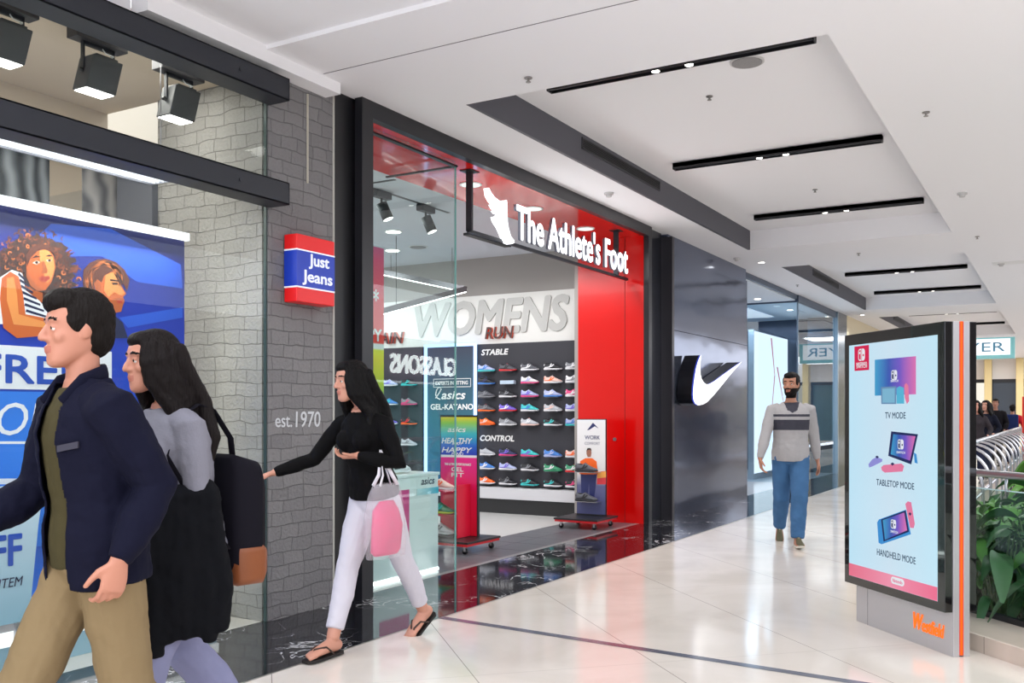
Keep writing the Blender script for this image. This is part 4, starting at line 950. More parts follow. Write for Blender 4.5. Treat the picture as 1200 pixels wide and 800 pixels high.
part('footer_badge', MB().prism(rp, .0005, o=(0,-.0536,0)), e_w, ks); text('Nintendo', .1,.022, e_band, ks, (c[0]-.05,-.0544,c[1]-.011), depth=.0005, bold=.01)
# lettering on the base: old-style W then small letters
a = kp(1070.5,746,0); b = kp(1105.5,757,0)
orl = glow('led_orange_letters', (255,110,30), 1.5)
text('W', .095,.098, orl, ks, (a[0], -.001, .088), depth=.004, bold=.03, shear=.25, name='lettering')
text('estfield', .2,.08, orl, ks, (a[0]+.085, -.001, .086), depth=.004, bold=.015, shear=.2, name='lettering')

# ================================================================== planter, balustrades
A_ = V((6.15,.455,0)); kdv = V((.7213,.6926,0)); kin = V((.6926,-.7213,0))
def kpt(s, o, z=0): p = A_+kdv*s+kin*o; return V((p.x, p.y, z))
kb = MB(); m_st = mat('kerb_stone', (200,184,172), .3, var=.12, vscale=6)
Cn = V((6.95,1.22,0)); s1 = (Cn-A_).dot(kdv); s0 = -2.6
def kerb_ring(o0, o1, z0, z1, mb):
    """extrude along both legs with a mitred corner"""
    # straight leg lies on y = 1.22 - o
    def corner(o):
        y = 1.22-o; q = A_+kin*o; t = (y-q.y)/kdv.y; return q+kdv*t
    for (z, ) in (): pass
    P = [kpt(s0,o0), corner(o0), V((32,1.22-o0,0)), V((32,1.22-o1,0)), corner(o1), kpt(s0,o1)]
    lo = [V((p.x,p.y,z0)) for p in P]; hi = [V((p.x,p.y,z1)) for p in P]
    mb.add(lo+hi, [(0,1,4,5),(1,2,3,4),(6,11,10,7),(7,10,9,8)]+[(i,(i+1)%6,6+(i+1)%6,6+i) for i in range(6)])
kb = MB(); kerb_ring(-.02,.42,-.05,.1,kb)
struct('trim_18', kb, m_st, bevel=.006)
jn = MB()
for s in (-1.9,-1.3,-.7,-.1,.5): q = kpt(s,-.0215); jn.obox((q.x,q.y,.05), kdv, kin, (0,0,1), .0015,.001,.049)
struct('trim_19', jn, mat('kerb_joint', (130,118,108), .7))
kb = MB(); kerb_ring(.37,.41,.1,.135,kb); struct('trim_20', kb, M_black)
bal = thing('glass_balustrade', tuple(kpt(0,.39,.1)), 'dark-tinted glass balustrade with round steel handrail along the planter beside the kiosk', 'balustrade')
def bpanel(s_a, s_b, o, z0, z1, th=.006):
    a, b = kpt(s_a,o), kpt(s_b,o); m_ = (a+b)/2; return MB().obox((m_.x,m_.y,(z0+z1)/2), kdv, kin, (0,0,1), (s_b-s_a)/2, th, (z1-z0)/2)
gt = glass('balustrade_glass', (232,242,236), .8)
for k in range(3): part('glass_panel', bpanel(-2.4+k*1.12,-2.4+k*1.12+1.1,.39,.12,.9), gt, bal)
part('glass_top_edge', bpanel(-2.4,.94,.39,.9,.906), mat('glass_edge_pale', (190,214,212), .2), bal)
hr_ = MB(); a, b = kpt(-2.5,.39,1.0), kpt(.93,.39,1.0); hr_.cyl(a, b, .024, n=18)
part('handrail', hr_, M_chrome, bal, True)
for s in (-2.0,-.9,.2): 
    q = kpt(s,.39,.9); br = MB().cyl((q.x,q.y,.88),(q.x,q.y,.985),.009,n=10); part('rail_bracket', br, M_chrome, bal, True)
# long railing with curved balusters
rl = thing('steel_railing', (19,1.1,.1), 'long steel railing with curved balusters running away behind the planter', 'railing')
RY = 1.02
hr_ = MB().cyl((7.6,RY,1.0),(32,RY,1.0),.03,n=16); part('handrail', hr_, M_chrome, rl, True)
part('bottom_rail', MB().box(7.6,32,RY-.37,RY-.33,.16,.2), M_chrome, rl)
part('middle_rail', MB().cyl((7.6,RY-.33,.62),(32,RY-.33,.62),.015,n=10), M_chrome, rl, True)
pth = [(0,RY,1.0)]+[(0,RY-.35*math.sin(a),.65+.35*math.cos(a)) for a in [math.radians(12*q) for q in range(1,8)]]+[(0,RY-.35,.6),(0,RY-.35,.1)]
bm0 = MB().tube([V(p) for p in pth], [(.034,.016)]*10, 10, lat=V((1,0,0))).mesh('baluster', M_chrome, True)
b0 = place('baluster', bm0, rl); b0.data.transform(Matrix.Translation((19,0,0))); b0.location = (7.9-19,0,0)
n_b = 23
for k in range(1, n_b):
    c_ = b0.copy(); COL.objects.link(c_); c_.parent = rl; c_.location = (7.9-19+k*1.05,0,0)
# leafy plants
lf1 = mat('leaf_dark_green', (44,88,48), .38, spec=.5, var=.35, vscale=6); lf2 = mat('leaf_bright_green', (84,136,56), .4, var=.3, vscale=6); stm = mat('leaf_stem', (70,96,44), .5)
def plant(x, y, seed, h, lb, m, n=11):
    r = random.Random(seed); t = thing('leafy_plant', (x,y,-.18), lb, 'plant', 'leafy plants in the planter')
    lv = MB(); st = MB()
    for i in range(n):
        a = 2*PI*i/n+r.uniform(-.3,.3); hh = h*r.uniform(.45,1); L = r.uniform(.24,.4); w = L*r.uniform(.12,.18)
        dirn = V((math.cos(a), math.sin(a), 0)); base = V((x,y,-.18))+dirn*.03; tip0 = V((x,y,0))+dirn*r.uniform(.06,.22)+V((0,0,hh-.18))
        st.tube([base, (base+tip0)/2+dirn*-.02+V((0,0,.04)), tip0], [.008,.006,.005], 6)
        side = dirn.cross(V((0,0,1))); up0 = r.uniform(.1,.8); rs_ = []
        roll = r.uniform(-.7,.7)
        for k in range(8):
            q = k/7; p = tip0+dirn*(L*q*.85)+V((0,0,L*(up0*q-.95*q*q)))
            ww = w*math.sin(PI*min(1,(q*.93+.035)))**.8
            s2 = (side*math.cos(roll)+V((0,0,1))*math.sin(roll)); upv = V((0,0,1))*math.cos(roll)-side*math.sin(roll)
            rs_.append([p-s2*ww+upv*ww*.25, p-s2*ww*.5+upv*.1*ww, p, p+s2*ww*.5+upv*.1*ww, p+s2*ww+upv*ww*.25])
        vs = [p for rr2 in rs_ for p in rr2]; fs = []
        for k in range(7):
            for j in range(4): fs.append((k*5+j, k*5+j+1, (k+1)*5+j+1, (k+1)*5+j))
        lv.add(vs, fs)
    part('foliage', lv, m, t, True); part('stems', st, stm, t, True)
pn_ = 0
desc = ['broad-leaved dark green plant pressed near the glass, %s','tall bright green leafy plant, %s','dark glossy leaved plant standing deeper in the bed, %s']
where = ['nearest the right edge of the view','beside the kiosk edge','low behind the glass panel','under the steel handrail','second from the kiosk','third from the kiosk','at the back of the near bed','behind the kiosk foot','at the middle of the glass panel','topping the handrail','by the railing start','far right of the bed','deep in the corner of the bed','in front of the long railing','next to the long railing','beyond the handrail','last before the void','between two taller plants','half hidden by the kiosk','lowest of the group']
spots = []
rp_ = random.Random(5)
for gx in range(9):
    for gy in range(4):
        x = 6.62+gx*.3+rp_.uniform(-.06,.06); y = -.12+gy*.26+rp_.uniform(-.05,.05)
        o = (x-6.15)*.6926-(y-.455)*.7213
        if .56 < o and y < .68 and not (gx > 5 and gy == 0): spots.append((x, y))
spots = spots[:24]
size_w = ['small','medium','tall','low','wide','slender']
for i, (x, y) in enumerate(spots):
    mm = lf2 if i % 3 == 1 else lf1
    near = 'in the front corner' if x < 7.3 else ('in the middle' if x < 8.1 else 'at the far end')
    lb_ = f"{'bright' if mm is lf2 else 'dark'} green leafy plant {near} of the glass-fronted planter, {['first','second','third','fourth','fifth','sixth','seventh','eighth'][i % 8]} {['front','middle','back'][i//8]} row"
    plant(x, y, 40+i, rp_.uniform(.68,.98) if i % 4 else .55, lb_, mm, 20)
for i, (x, y, h) in enumerate([(12.5,.25,1.0),(14.2,.1,.95),(16,.3,1.05),(17.6,.0,1.0),(19.5,.2,1.0),(21.5,0,.95)]):
    plant(x, y, 80+i, h, 'bright leafy plant in the long bed along the railing, '+['first','second','third','fourth','fifth','sixth'][i]+' in the row', lf2, 14)
# leaf litter ground cover
gc = MB(); rr = random.Random(11)
for i in range(2600):
    q = V((rr.uniform(5.2,11.5), rr.uniform(-.9,.72), 0)); z = rr.uniform(-.12,.5); a = rr.uniform(0,2*PI); L = rr.uniform(.08,.2); w = L*.22
    dv = V((math.cos(a),math.sin(a),rr.uniform(-.2,.9))).normalized(); sd = dv.cross(V((rr.uniform(-1,1),rr.uniform(-1,1),1))).normalized(); p = V((q.x,q.y,z))
    if (p-A_).dot(kin) < .62: continue
    gc.add([p, p+dv*L*.35+sd*w, p+dv*L, p+dv*L*.35-sd*w], [(0,1,2,3)])
g_ = solo('ground_cover', gc, lf1, 'dense low dark green ground cover filling the planter behind the glass', 'plants'); g_['kind'] = 'stuff'

# ================================================================== far mall, opposite shops
lamp('AREA', (41,1,3.6), 260, 6, size_y=4, name='far_mall_fill')  # fill lamps added to brighten the far corridor, without fittings
lamp('AREA', (30,3.0,3.65), 60, 1.5, size_y=1.5, name='far_mall_fill')
struct('wall_end', MB().box(50,50.2,-7.8,9,0,Z), mat('far_wall', (206,196,180), .6))
fm = mat('far_cream', (222,208,176), .5)
struct('wall_far_left', MB().box(23.6,24.6,4.5,4.7,0,Z), fm)
for i, (x0, x1, col) in enumerate([(24.8,29,(226,222,214)),(29.4,33,(60,66,78)),(33.4,38,(232,226,210)),(38.4,43,(150,90,80)),(43.4,49.8,(214,206,190))]):
    struct('wall_far_shop', MB().box(x0,x1,4.62,4.72,0,2.9), mat('far_shop_%d' % i, col, .5, emit=0))
    struct('wall_far_head', MB().box(x0-.2,x1+.2,4.5,4.7,2.9,Z), fm)
# end of the corridor: lit shopfronts between warm columns
for i, (y0, y1, c, e_) in enumerate([(-5.5,-3.6,(240,236,226),.7),(-3.2,-1.6,(250,244,226),.9),(-1.2,.1,(80,110,120),0),(.4,1.5,(250,240,214),1.0),(1.8,2.7,(70,80,96),0),(3.0,4.2,(252,246,232),1.1)]):
    t = thing('distant_shop_window', (46,(y0+y1)/2,0), ['pale lit distant shop window farthest right','bright distant shop window at the corridor end','dark teal distant shop window','warm lit distant shop window between cream columns','dark blue distant shop window','bright distant shop window by the left facade'][i], 'shop window', 'distant shop windows at the corridor end')
    part('pane', MB().box(46,46.05,y0,y1,.1,2.7), glow('far_pane_%d' % i, c, e_) if e_ else mat('far_pane_%d' % i, c, .2), t)
    f_ = MB(); f_.box(45.95,46.1,y0-.1,y0,0,2.8); f_.box(45.95,46.1,y1,y1+.1,0,2.8); f_.box(45.95,46.1,y0-.1,y1+.1,2.7,2.85)
    part('frame', f_, M_steelblk, t)
for i, y in enumerate((-3.4,-1.4,.25,1.65,2.85)):
    solo('cream_column', MB().box(45.3,45.7,y-.14,y+.14,0,Z), mat('column_amber', (236,216,160), .4), 'distant cream column at the corridor end, %s from the right' % ['first','second','third','fourth','fifth'][i], 'column', 'cream columns at the corridor end', bevel=.02)
struct('wall_end_head', MB().box(45.9,46.3,-7.8,4.6,2.85,Z), M_ceil)
my = thing('hanging_lightbox_sign', (32.7,1.94,3.1), 'teal-framed white department store light box sign hanging beyond the kiosk', 'sign')
yl, yr = on_x(1106,407,32.7).y, on_x(1184,407,32.7).y
zc = 3.42
part('casing', MB().box(32.7,32.95,yr-.12,yl+.12,zc-.36,zc+.36), mat('sign_teal', (130,196,200), .4, emit=.25, ergb=(130,196,200)), my, bevel=.01)
part('lit_face', MB().box(32.69,32.7,yr,yl,zc-.25,zc+.25), glow('sign_white_face', (250,253,255), 1.3), my)
w_ = on_x(1182,407,32.69).y; e_ = on_x(1113,407,32.69).y
text('MYER', e_-w_-.15,.28, mat('sign_teal_ink', (70,130,160), .5, emit=.3, ergb=(70,130,160)), my, (32.688,e_-.05,zc-.14), depth=.003, bold=.0, **FS)
hw = MB(); hw.cyl((32.8,yl-.2,zc+.36),(32.8,yl-.2,Z),.02); hw.cyl((32.8,yr+.2,zc+.36),(32.8,yr+.2,Z),.02)
part('hanger', hw, M_chrome, my)
db = thing('directory_board', (24,.95,0), 'tall dark directory board with red edge at the right edge of the view', 'board')
p_ = on_x(1196,480,24); part('board', MB().box(24,24.12,p_.y-1.0,p_.y-.06,.1,1.75), M_black, db); part('red_edge', MB().box(24,24.1,p_.y-.06,p_.y-.03,.1,1.75), glow('led_red', (230,60,50), .9), db)
# the opposite side of the mall, reflected in the shop glass
struct('wall_opposite', MB().box(-6,19,-7.95,-7.8,0,Z), mat('opposite_wall', (92,88,88), .6))
struct('wall_opposite', MB().box(25,50,-7.95,-7.8,0,Z), mat('opposite_wall', (92,88,88), .6))
gl = thing('opposite_shopfront', (21.9,-6,0), 'fashion shopfront across the mall, seen only as a reflection in the glass pane', 'shopfront')
part('fascia', MB().box(18.6,25.4,-6.2,-6.05,2.25,3.4), mat('fascia_plum', (96,46,84), .4), gl)
part('opening_light', MB().box(18.9,25.1,-7.4,-7.35,0,2.25), mat('opp_teal', (70,150,150), .6, emit=.35, ergb=(60,140,150)), gl)
text('GLASSONS', 3.1,.52, glow('opp_letters', (255,255,255), 9), gl, (23.0,-6.04,2.44), ux=(-1,0,0), depth=.05, bold=.02)
fr_ = MB()
for x in (18.6,20.6,22.9,25.1): fr_.box(x,x+.12,-6.2,-6.05,0,2.3)
part('frame', fr_, M_steelblk, gl)
# ================================================================== people
def fused(name, mb, mats, voxel, smooth=4, pick=None, fold=0, foldsize=.12, stretch=None, parent=None):
    """weld overlapping closed pieces into one continuous skin"""
    me = mb.mesh(name, mats); ob = bpy.data.objects.new('tmp', me); COL.objects.link(ob)
    r = ob.modifiers.new('weld', 'REMESH'); r.mode = 'VOXEL'; r.voxel_size = voxel
    s = ob.modifiers.new('soft', 'SMOOTH'); s.factor = .5; s.iterations = smooth
    if fold:
        tx = bpy.data.textures.new('cloth_folds', 'CLOUDS'); tx.noise_scale = foldsize; tx.noise_depth = 2
        d = ob.modifiers.new('folds', 'DISPLACE'); d.texture = tx; d.strength = fold; d.mid_level = .5
    out = baked(ob); bpy.data.meshes.remove(me); out.name = name
    out.materials.clear()
    for m in (mats if isinstance(mats, (list, tuple)) else [mats]): out.materials.append(m)
    out.polygons.foreach_set('use_smooth', [True]*len(out.polygons))
    out.polygons.foreach_set('material_index', [0]*len(out.polygons))
    if pick:
        for p in out.polygons: p.material_index = pick(p.center)
    out.update(); return place(name, out, parent)
def ik(a, b, l1, l2, hint):
    a, b = V(a), V(b); d = b-a; L = min(d.length, (l1+l2)*.999); d.normalize(); b = a+d*L
    x = (l1*l1-l2*l2+L*L)/(2*L); h = math.sqrt(max(0, l1*l1-x*x)); hv = V(hint)-d*V(hint).dot(d); hv.normalize()
    return a+d*x+hv*h, b
def hand(mb, wr, d, n, t, s=1, curl=.35):
    wr, d = V(wr), V(d).normalized(); n = V(n); n = (n-d*n.dot(d)).normalized(); t0 = V(t); t = n.cross(d); t = t if t.dot(t0) > 0 else -t
    mb.tube([wr-d*.01*s, wr+d*.02*s, wr+d*.055*s, wr+d*.09*s], [(.026*s,.02*s),(.032*s,.018*s),(.04*s,.016*s),(.038*s,.013*s)], 14, lat=t, dome=.6)
    for k, (off, L) in enumerate(((.030,.072),(.011,.08),(-.010,.075),(-.029,.058))):
        p = wr+d*.085*s+t*off*s; a = .12+curl*(.6+.15*k); path = [p-d*.02*s, p]
        for seg, q in enumerate((.45,.32,.26)):
            dv = d*math.cos(a)+n*math.sin(a)+t*off*1.6; p = p+dv.normalized()*L*q*s; path.append(p); a += curl*1.1
        mb.tube(path, [.0085*s,.0088*s,.0083*s,.0077*s,.0066*s], 10, dome=.8)
    p = wr+d*.022*s+t*.026*s; q = (d*.62+t*.7+n*.25).normalized(); q2 = (d*.9+t*.25+n*.35).normalized()
    mb.tube([p-q*.012*s, p+q*.03*s, p+q*.04*s+q2*.022*s, p+q*.042*s+q2*.044*s], [.013*s,.0115*s,.0095*s,.008*s], 10, dome=.8)
def head(mb, c, M, s, fem):
    prof = [(-.113,.052,.078,.018),(-.106,.03,.088,.034),(-.092,.0,.093,.047),(-.07,-.04,.092,.057),(-.045,-.066,.088,.0635),(-.015,-.086,.087,.068),(.01,-.094,.084,.0705),(.035,-.099,.088,.073),(.06,-.098,.084,.0735),(.085,-.088,.072,.066),(.105,-.068,.05,.05),(.118,-.035,.02,.028)]
    rs = []
    for z, b, f, w in prof:
        if fem: w *= .95
        cx, rx = (f+b)/2, (f-b)/2; ring = []
        for j in range(24):
            a = 2*PI*j/24; ca, sa = math.cos(a), math.sin(a)
            ring.append(c+M @ (V((cx+rx*abs(ca)**.9*(1 if ca > 0 else -1), w*abs(sa)**.85*(1 if sa > 0 else -1), z))*s))
        rs.append(ring)
    mb.rings(rs)
    P = lambda x, y, z: c+M @ (V((x,y,z))*s)
    # nose: bridge, tip, wings
    mb.tube([P(.078,0,.03), P(.092,0,.008), P(.104,0,-.012), P(.108,0,-.022)], [(.007*s,.008*s),(.009*s,.01*s),(.012*s,.012*s),(.013*s,.011*s)], 12, lat=M @ V((0,1,0)), dome=.7)
    for sd in (-1,1):
        mb.ell(P(.093,sd*.013,-.023), .011*s, .008*s, .008*s, 10,6)
        mb.tube([P(.081,sd*.012,.036), P(.083,sd*.03,.04), P(.07,sd*.05,.034)], [.008*s,.009*s,.007*s], 8, dome=.6)      # brow ridge
        mb.ell(P(.062,sd*.042,-.018), .022*s, .02*s, .02*s, 10,8)                                                       # cheek bone
        mb.ell(P(-.008,sd*.074,.002), .017*s, .007*s, .03*s, 12,8, M.to_3x3() @ Matrix.Rotation(-.15,3,'Y'))           # ear
        mb.ell(P(.076,sd*.031,.014), .012*s, .015*s, .009*s, 10,6)                                                    # lids
    mb.tube([P(.078,-.024,-.052), P(.093,-.01,-.0475), P(.0955,0,-.049), P(.093,.01,-.0475), P(.078,.024,-.052)], [.003*s,.0055*s,.006*s,.0055*s,.003*s], 8, dome=.5)
    mb.tube([P(.078,-.022,-.056), P(.091,-.009,-.061), P(.0935,0,-.0615), P(.091,.009,-.061), P(.078,.022,-.056)], [.003*s,.006*s,.0068*s,.006*s,.003*s], 8, dome=.5)
    mb.ell(P(.078,0,-.093), .018*s, .02*s, .016*s, 10,8)
def figure(p):
    k = p['H']/1.75; fem = p.get('fem', False); S = {}
    t = thing('person', p['pos'], p['label'], 'person', p.get('group'), rz=p['rz'], local=True)
    vx = p.get('voxel', .0055); sw_ = .158 if fem else .18; hw = .085
    lean = p.get('lean', .03); tw = p.get('twist', 0.)
    pel = V((0,0,p.get('pel', .935)*k)); ch = pel+V((lean*.6,0,.34*k)); nb = pel+V((lean*1.1,0,.53*k)); hc = nb+V((.03+p.get('hfwd',0),p.get('hside',0),.172*k)); 
    shx, shy = math.sin(tw), math.cos(tw); LAT = V((-shx, shy, 0)); HL = V((math.sin(tw*.8), math.cos(tw*.8), 0))
    shz = nb.z-.065*k; sh = {1: V((nb.x*.9,0,shz))+LAT*sw_*k, -1: V((nb.x*.9,0,shz))-LAT*sw_*k}
    hip = {1: pel+HL*hw*k-V((0,0,.03)), -1: pel-HL*hw*k-V((0,0,.03))}
    kn_, an, el, wr = {}, {}, {}, {}
    for s in (1,-1):
        f = p['feet'][s]; A = V((f[0], f[1], f[2]+.085*k))
        kn_[s], an[s] = ik(hip[s], A, .435*k, .425*k, (1,.05*s,.1))
        el[s], wr[s] = ik(sh[s], p['hands'][s], .29*k, .255*k, p.get('elb', {}).get(s, (-1,s*.5,-.3)))
    b = MB(); W_ = 1 if not fem else .9; Y1 = V((0,1,0))
    lats = [HL,HL,HL,Y1]+[LAT]*7
    hipw = .165 if fem else .16
    tz = [(-.08,hipw*.86,.1),(.0,hipw,.115),(.08,hipw*.92,.108),(.17,.122*W_ if fem else .138,.094),(.28,.15*W_,.108),(.38,.17*W_,.115),(.44,.165*W_,.1),(.475,.142*W_,.086),(.505,.1*W_,.072),(.53,.066,.06),(.55,.055,.055)]
    def at(z): q = z/.53; return pel+V((lean*1.1*q,0,z*k))
    b.tube([at(z) for z, _, _ in tz], [(a*k, c*k) for _, a, c in tz], 20, lat=lats)
    if fem:
        for s in (1,-1): b.ell(at(.35)+V((.085*k,0,0))+LAT*s*.068*k, .06*k,.062*k,.06*k, 12,8)
    hy, hp = p.get('hyaw', 0), p.get('hpitch', 0); M = (Matrix.Rotation(hy,3,'Z') @ Matrix.Rotation(hp,3,'Y'))
    b.tube([nb-V((.005,0,.06*k)), nb+V((0,0,.04*k)), hc+M @ V((-.015,0,-.07))], [.062*k,.052*k if not fem else .045*k,.05*k if not fem else .044*k], 16, dome=.3)
    head(b, hc, M, k*1.0, fem); 
    th = 1.06 if fem else 1
    for s in (1,-1):
        m_ = hip[s]*.5+kn_[s]*.5
        b.tube([hip[s]+V((0,0,.03)), hip[s], m_, kn_[s], kn_[s]*.6+an[s]*.4+V((-.012,0,0)), kn_[s]*.25+an[s]*.75, an[s]], [.082*th*k,.088*th*k,.074*th*k,.056*k,.056*k,.043*k,.038*k], 16, dome=.5)
        arm = .84 if fem else .98
        b.tube([sh[s]-LAT*s*.05+V((0,0,.008)), sh[s]-V((0,0,.008)), sh[s]*.5+el[s]*.5, el[s], el[s]*.6+wr[s]*.4, wr[s]], [.042*arm*k,.05*arm*k,.046*arm*k,.039*arm*k,.04*arm*k,.028*arm*k], 14, dome=.6)
        hd = p.get('hdir', {}).get(s); d = V(hd) if hd else (wr[s]-el[s]).normalized()+V((0,0,-.15)); n = p.get('hnorm', {}).get(s, (0,-s,0)); tt = p.get('hthumb', {}).get(s, (1,0,0))
        hand(b, wr[s], d, n, tt, k*(.95 if fem else 1.05), p.get('curl', {}).get(s, .4))
        f = p['feet'][s]; fy, fp_ = f[3], f[4]; FM = Matrix.Rotation(fy,3,'Z') @ Matrix.Rotation(fp_,3,'Y')
        FP = lambda x, y, z, A0=an[s].copy(), F0=FM: A0+F0 @ (V((x,y,z-.085))*k)
        S[s] = (FM, FP)
        b.tube([FP(-.055,0,.04), FP(-.03,0,.045), FP(.03,0,.05), FP(.09,0,.038), FP(.15,0,.028), FP(.19,0,.022)], [(.026*k,.03*k),(.033*k,.04*k),(.035*k,.042*k),(.042*k,.03*k),(.045*k,.02*k),(.034*k,.013*k)], 14, lat=FM @ V((0,1,0)), dome=.6)
        if p.get('bare'):
            for q in range(5): b.tube([FP(.165,(q-2)*.017*s,.02), FP(.2-.006*abs(q-1.2),(q-2)*.0175*s,.017), FP(.222-.011*q,(q-2)*.018*s,.013)], [.0095*k,.009*k,.0085*k], 8, dome=.7)
    sk = mat('skin_'+p['skin'][0], p['skin'][1], .5, bump=.05, bscale=80); lips = mat('lips_'+p['skin'][0], tuple(int(a*.8) if i else int(a*.92) for i, a in enumerate(p['skin'][1])), .45)
    bh = mat('facial_hair', p.get('haircol', (24,18,16)), .8)
    Mi = M.inverted(); beard = p.get('beard', False)
    def pick(c):
        q = Mi @ (c-hc); q = q/k
        if abs(q.z) > .13 or abs(q.x) > .13 or abs(q.y) > .1: return 0
        if q.x > .085 and abs(q.y) < .022 and -.068 < q.z < -.043: return 1
        if q.x > .062 and .012 < abs(q.y) < .052 and abs(q.z-.043+abs(abs(q.y)-.03)*.25) < .0045: return 2
        if beard:
            if q.z < -.03 and q.x > -.02 and q.z < -.045+.35*abs(q.y)+ (.0 if abs(q.y) > .03 else -.005) and q.z > -.14: return 2
            if q.x > .08 and abs(q.y) < .03 and -.044 < q.z < -.031: return 2
        return 0
    body = fused('body', b, [sk, lips, bh], vx, 3, pick, parent=t)
    for s in (1,-1):
        e = MB(); c = hc+M @ (V((.0735,s*.031,.0125))*k); e.ell(c, .0118*k, n=12, m=8)
        part('eye', e, mat('eye_white', (226,222,218), .2), t, True)
        e = MB(); c = hc+M @ (V((.0832,s*.0315,.0125))*k); e.ell(c, .0034*k,.0066*k,.0066*k, 10,6, M)
        part('iris', e, mat('iris_brown', (40,24,16), .1), t, True)
    return dict(t=t, k=k, pel=pel, nb=nb, hc=hc, M=M, sh=sh, hip=hip, kn=kn_, an=an, el=el, wr=wr, at=at, LAT=LAT, HL=HL, tz=tz, lats=lats, S=S, fem=fem, vx=vx)
def top(g, m, hem, grow=.014, sleeve=1.0, arm=1.12, loose=0, name='sweater', fold=.016, pick=None, mats=None, collar=.0, neck=True, flare=0):
    b = MB(); k = g['k']; zs = []; z = hem
    T = g['tz']
    def prof(z):
        z = max(z, 0)
        for i in range(len(T)-1):
            if T[i][0] <= z <= T[i+1][0]:
                q = (z-T[i][0])/(T[i+1][0]-T[i][0]); return (T[i][1]*(1-q)+T[i+1][1]*q, T[i][2]*(1-q)+T[i+1][2]*q)
        return (T[1][1], T[1][2]) if z < T[0][0] else (T[-1][1], T[-1][2])
    zz = []; z = hem
    while z < .49: zz.append(z); z += .045
    zz += [.5,.53+collar]
    rad = []
    for z in zz:
        a, c = prof(min(z,.54)); lo = loose*max(0, 1-abs(z-.12)/.4); rad.append(((a+grow+lo+flare*max(0,-z))*k, (c+grow+lo*1.2+flare*max(0,-z))*k))
    b.tube([g['at'](z) for z in zz], rad, 22, lat=[g['HL'] if z < .1 else g['LAT'] for z in zz])
    if g['fem']:
        for s in (1,-1): b.ell(g['at'](.35)+V((.088*k,0,0))+g['LAT']*s*.066*k, (.062+grow*.6)*k, n=12, m=8)
    for s in (1,-1):
        sh, el, wr = g['sh'][s], g['el'][s], g['wr'][s]; af = (.84 if g['fem'] else .98)*arm
        e = wr if sleeve >= 1 else el*(1-sleeve*2+1)+wr*(sleeve*2-1)
        e = el+(wr-el)*sleeve
        b.tube([sh-g['LAT']*s*.06*k+V((0,0,.008)), sh-V((0,0,.01)), sh*.5+el*.5, el, el*.55+e*.45, el*.12+e*.88, e], [(.046+grow*.5)*af*k,(.055+grow*.5)*af*k,(.054+grow*.4)*af*k,(.05+grow*.3)*af*k,(.047+grow*.3)*af*k,.039*af*k,.034*af*k], 16, dome=.25)
    return fused(name, b, mats or [m], g['vx']*1.15, 4, pick, fold, .09, parent=g['t'])
def trousers(g, m, cuff=.93, grow=.012, flare=1.0, name='trousers', fold=.014, waist=.07):
    b = MB(); k = g['k']; T = g['tz']
    b.tube([g['at'](z) for z in (-.1,-.04,.0,.04,waist)], [((T[1][1]*f+grow)*k, (T[1][2]+grow)*f*k) for f in (.8,.98,1,.98,.95)], 22, lat=g['HL'])
    th = 1.06 if g['fem'] else 1
    for s in (1,-1):
        h, kn, an = g['hip'][s], g['kn'][s], g['an'][s]; e = kn+(an-kn)*cuff
        b.tube([h+V((0,0,.04)), h, h*.5+kn*.5, kn, kn*.55+e*.45+V((-.01,0,0)), kn*.1+e*.9, e], [(.084*th+grow)*k,(.092*th+grow)*k,(.08*th+grow)*k,(.06*flare+grow)*k,(.058*flare+grow)*k,(.048*flare+grow)*k,(.046*flare+grow)*k], 18, dome=.12)
    return fused(name, b, [m], g['vx']*1.15, 4, None, fold, .08, parent=g['t'])
def hairm(n, c):
    m = mat(n, tuple(int(x*.7) for x in c), .6, spec=.15)
    if m.get('done'): return m
    m['done'] = 1; N, L, b = nodes_of(m); tc = N.new('ShaderNodeTexCoord'); mp_ = N.new('ShaderNodeMapping'); mp_.inputs['Scale'].default_value = (90,90,7)
    nn = N.new('ShaderNodeTexNoise'); nn.inputs['Scale'].default_value = 1.5; bb = N.new('ShaderNodeBump'); bb.inputs['Strength'].default_value = .7; bb.inputs['Distance'].default_value = .01
    L.new(tc.outputs['Object'], mp_.inputs[0]); L.new(mp_.outputs[0], nn.inputs['Vector']); L.new(nn.outputs['Fac'], bb.inputs['Height']); L.new(bb.outputs[0], b.inputs['Normal']); return m
def short_hair(g, m, thick=.012, top_=.0, fringe=.0):
    b = MB(); k = g['k']; c, M = g['hc'], g['M']; P = lambda x, y, z: c+M @ (V((x,y,z))*k)
    R3 = M
    b.ell(P(-.022,0,.045), (.088+thick)*k, (.072+thick)*k, (.08+thick+top_)*k, 20,14, R3)
    b.ell(P(-.05,0,.0), (.055+thick)*k, (.064+thick)*k, (.075+thick)*k, 18,12, R3)
    b.ell(P(.03,0,.085+top_), (.056+fringe)*k, (.055+thick)*k, (.036+thick)*k, 16,10, R3)
    for s in (1,-1): b.ell(P(.012,s*.068,.04), .034*k, .013*k, .045*k, 12,8, R3)
    cutter = lambda q: 0
    return fused('hair', b, [m], .005, 2, None, .008, .02, parent=g['t'])
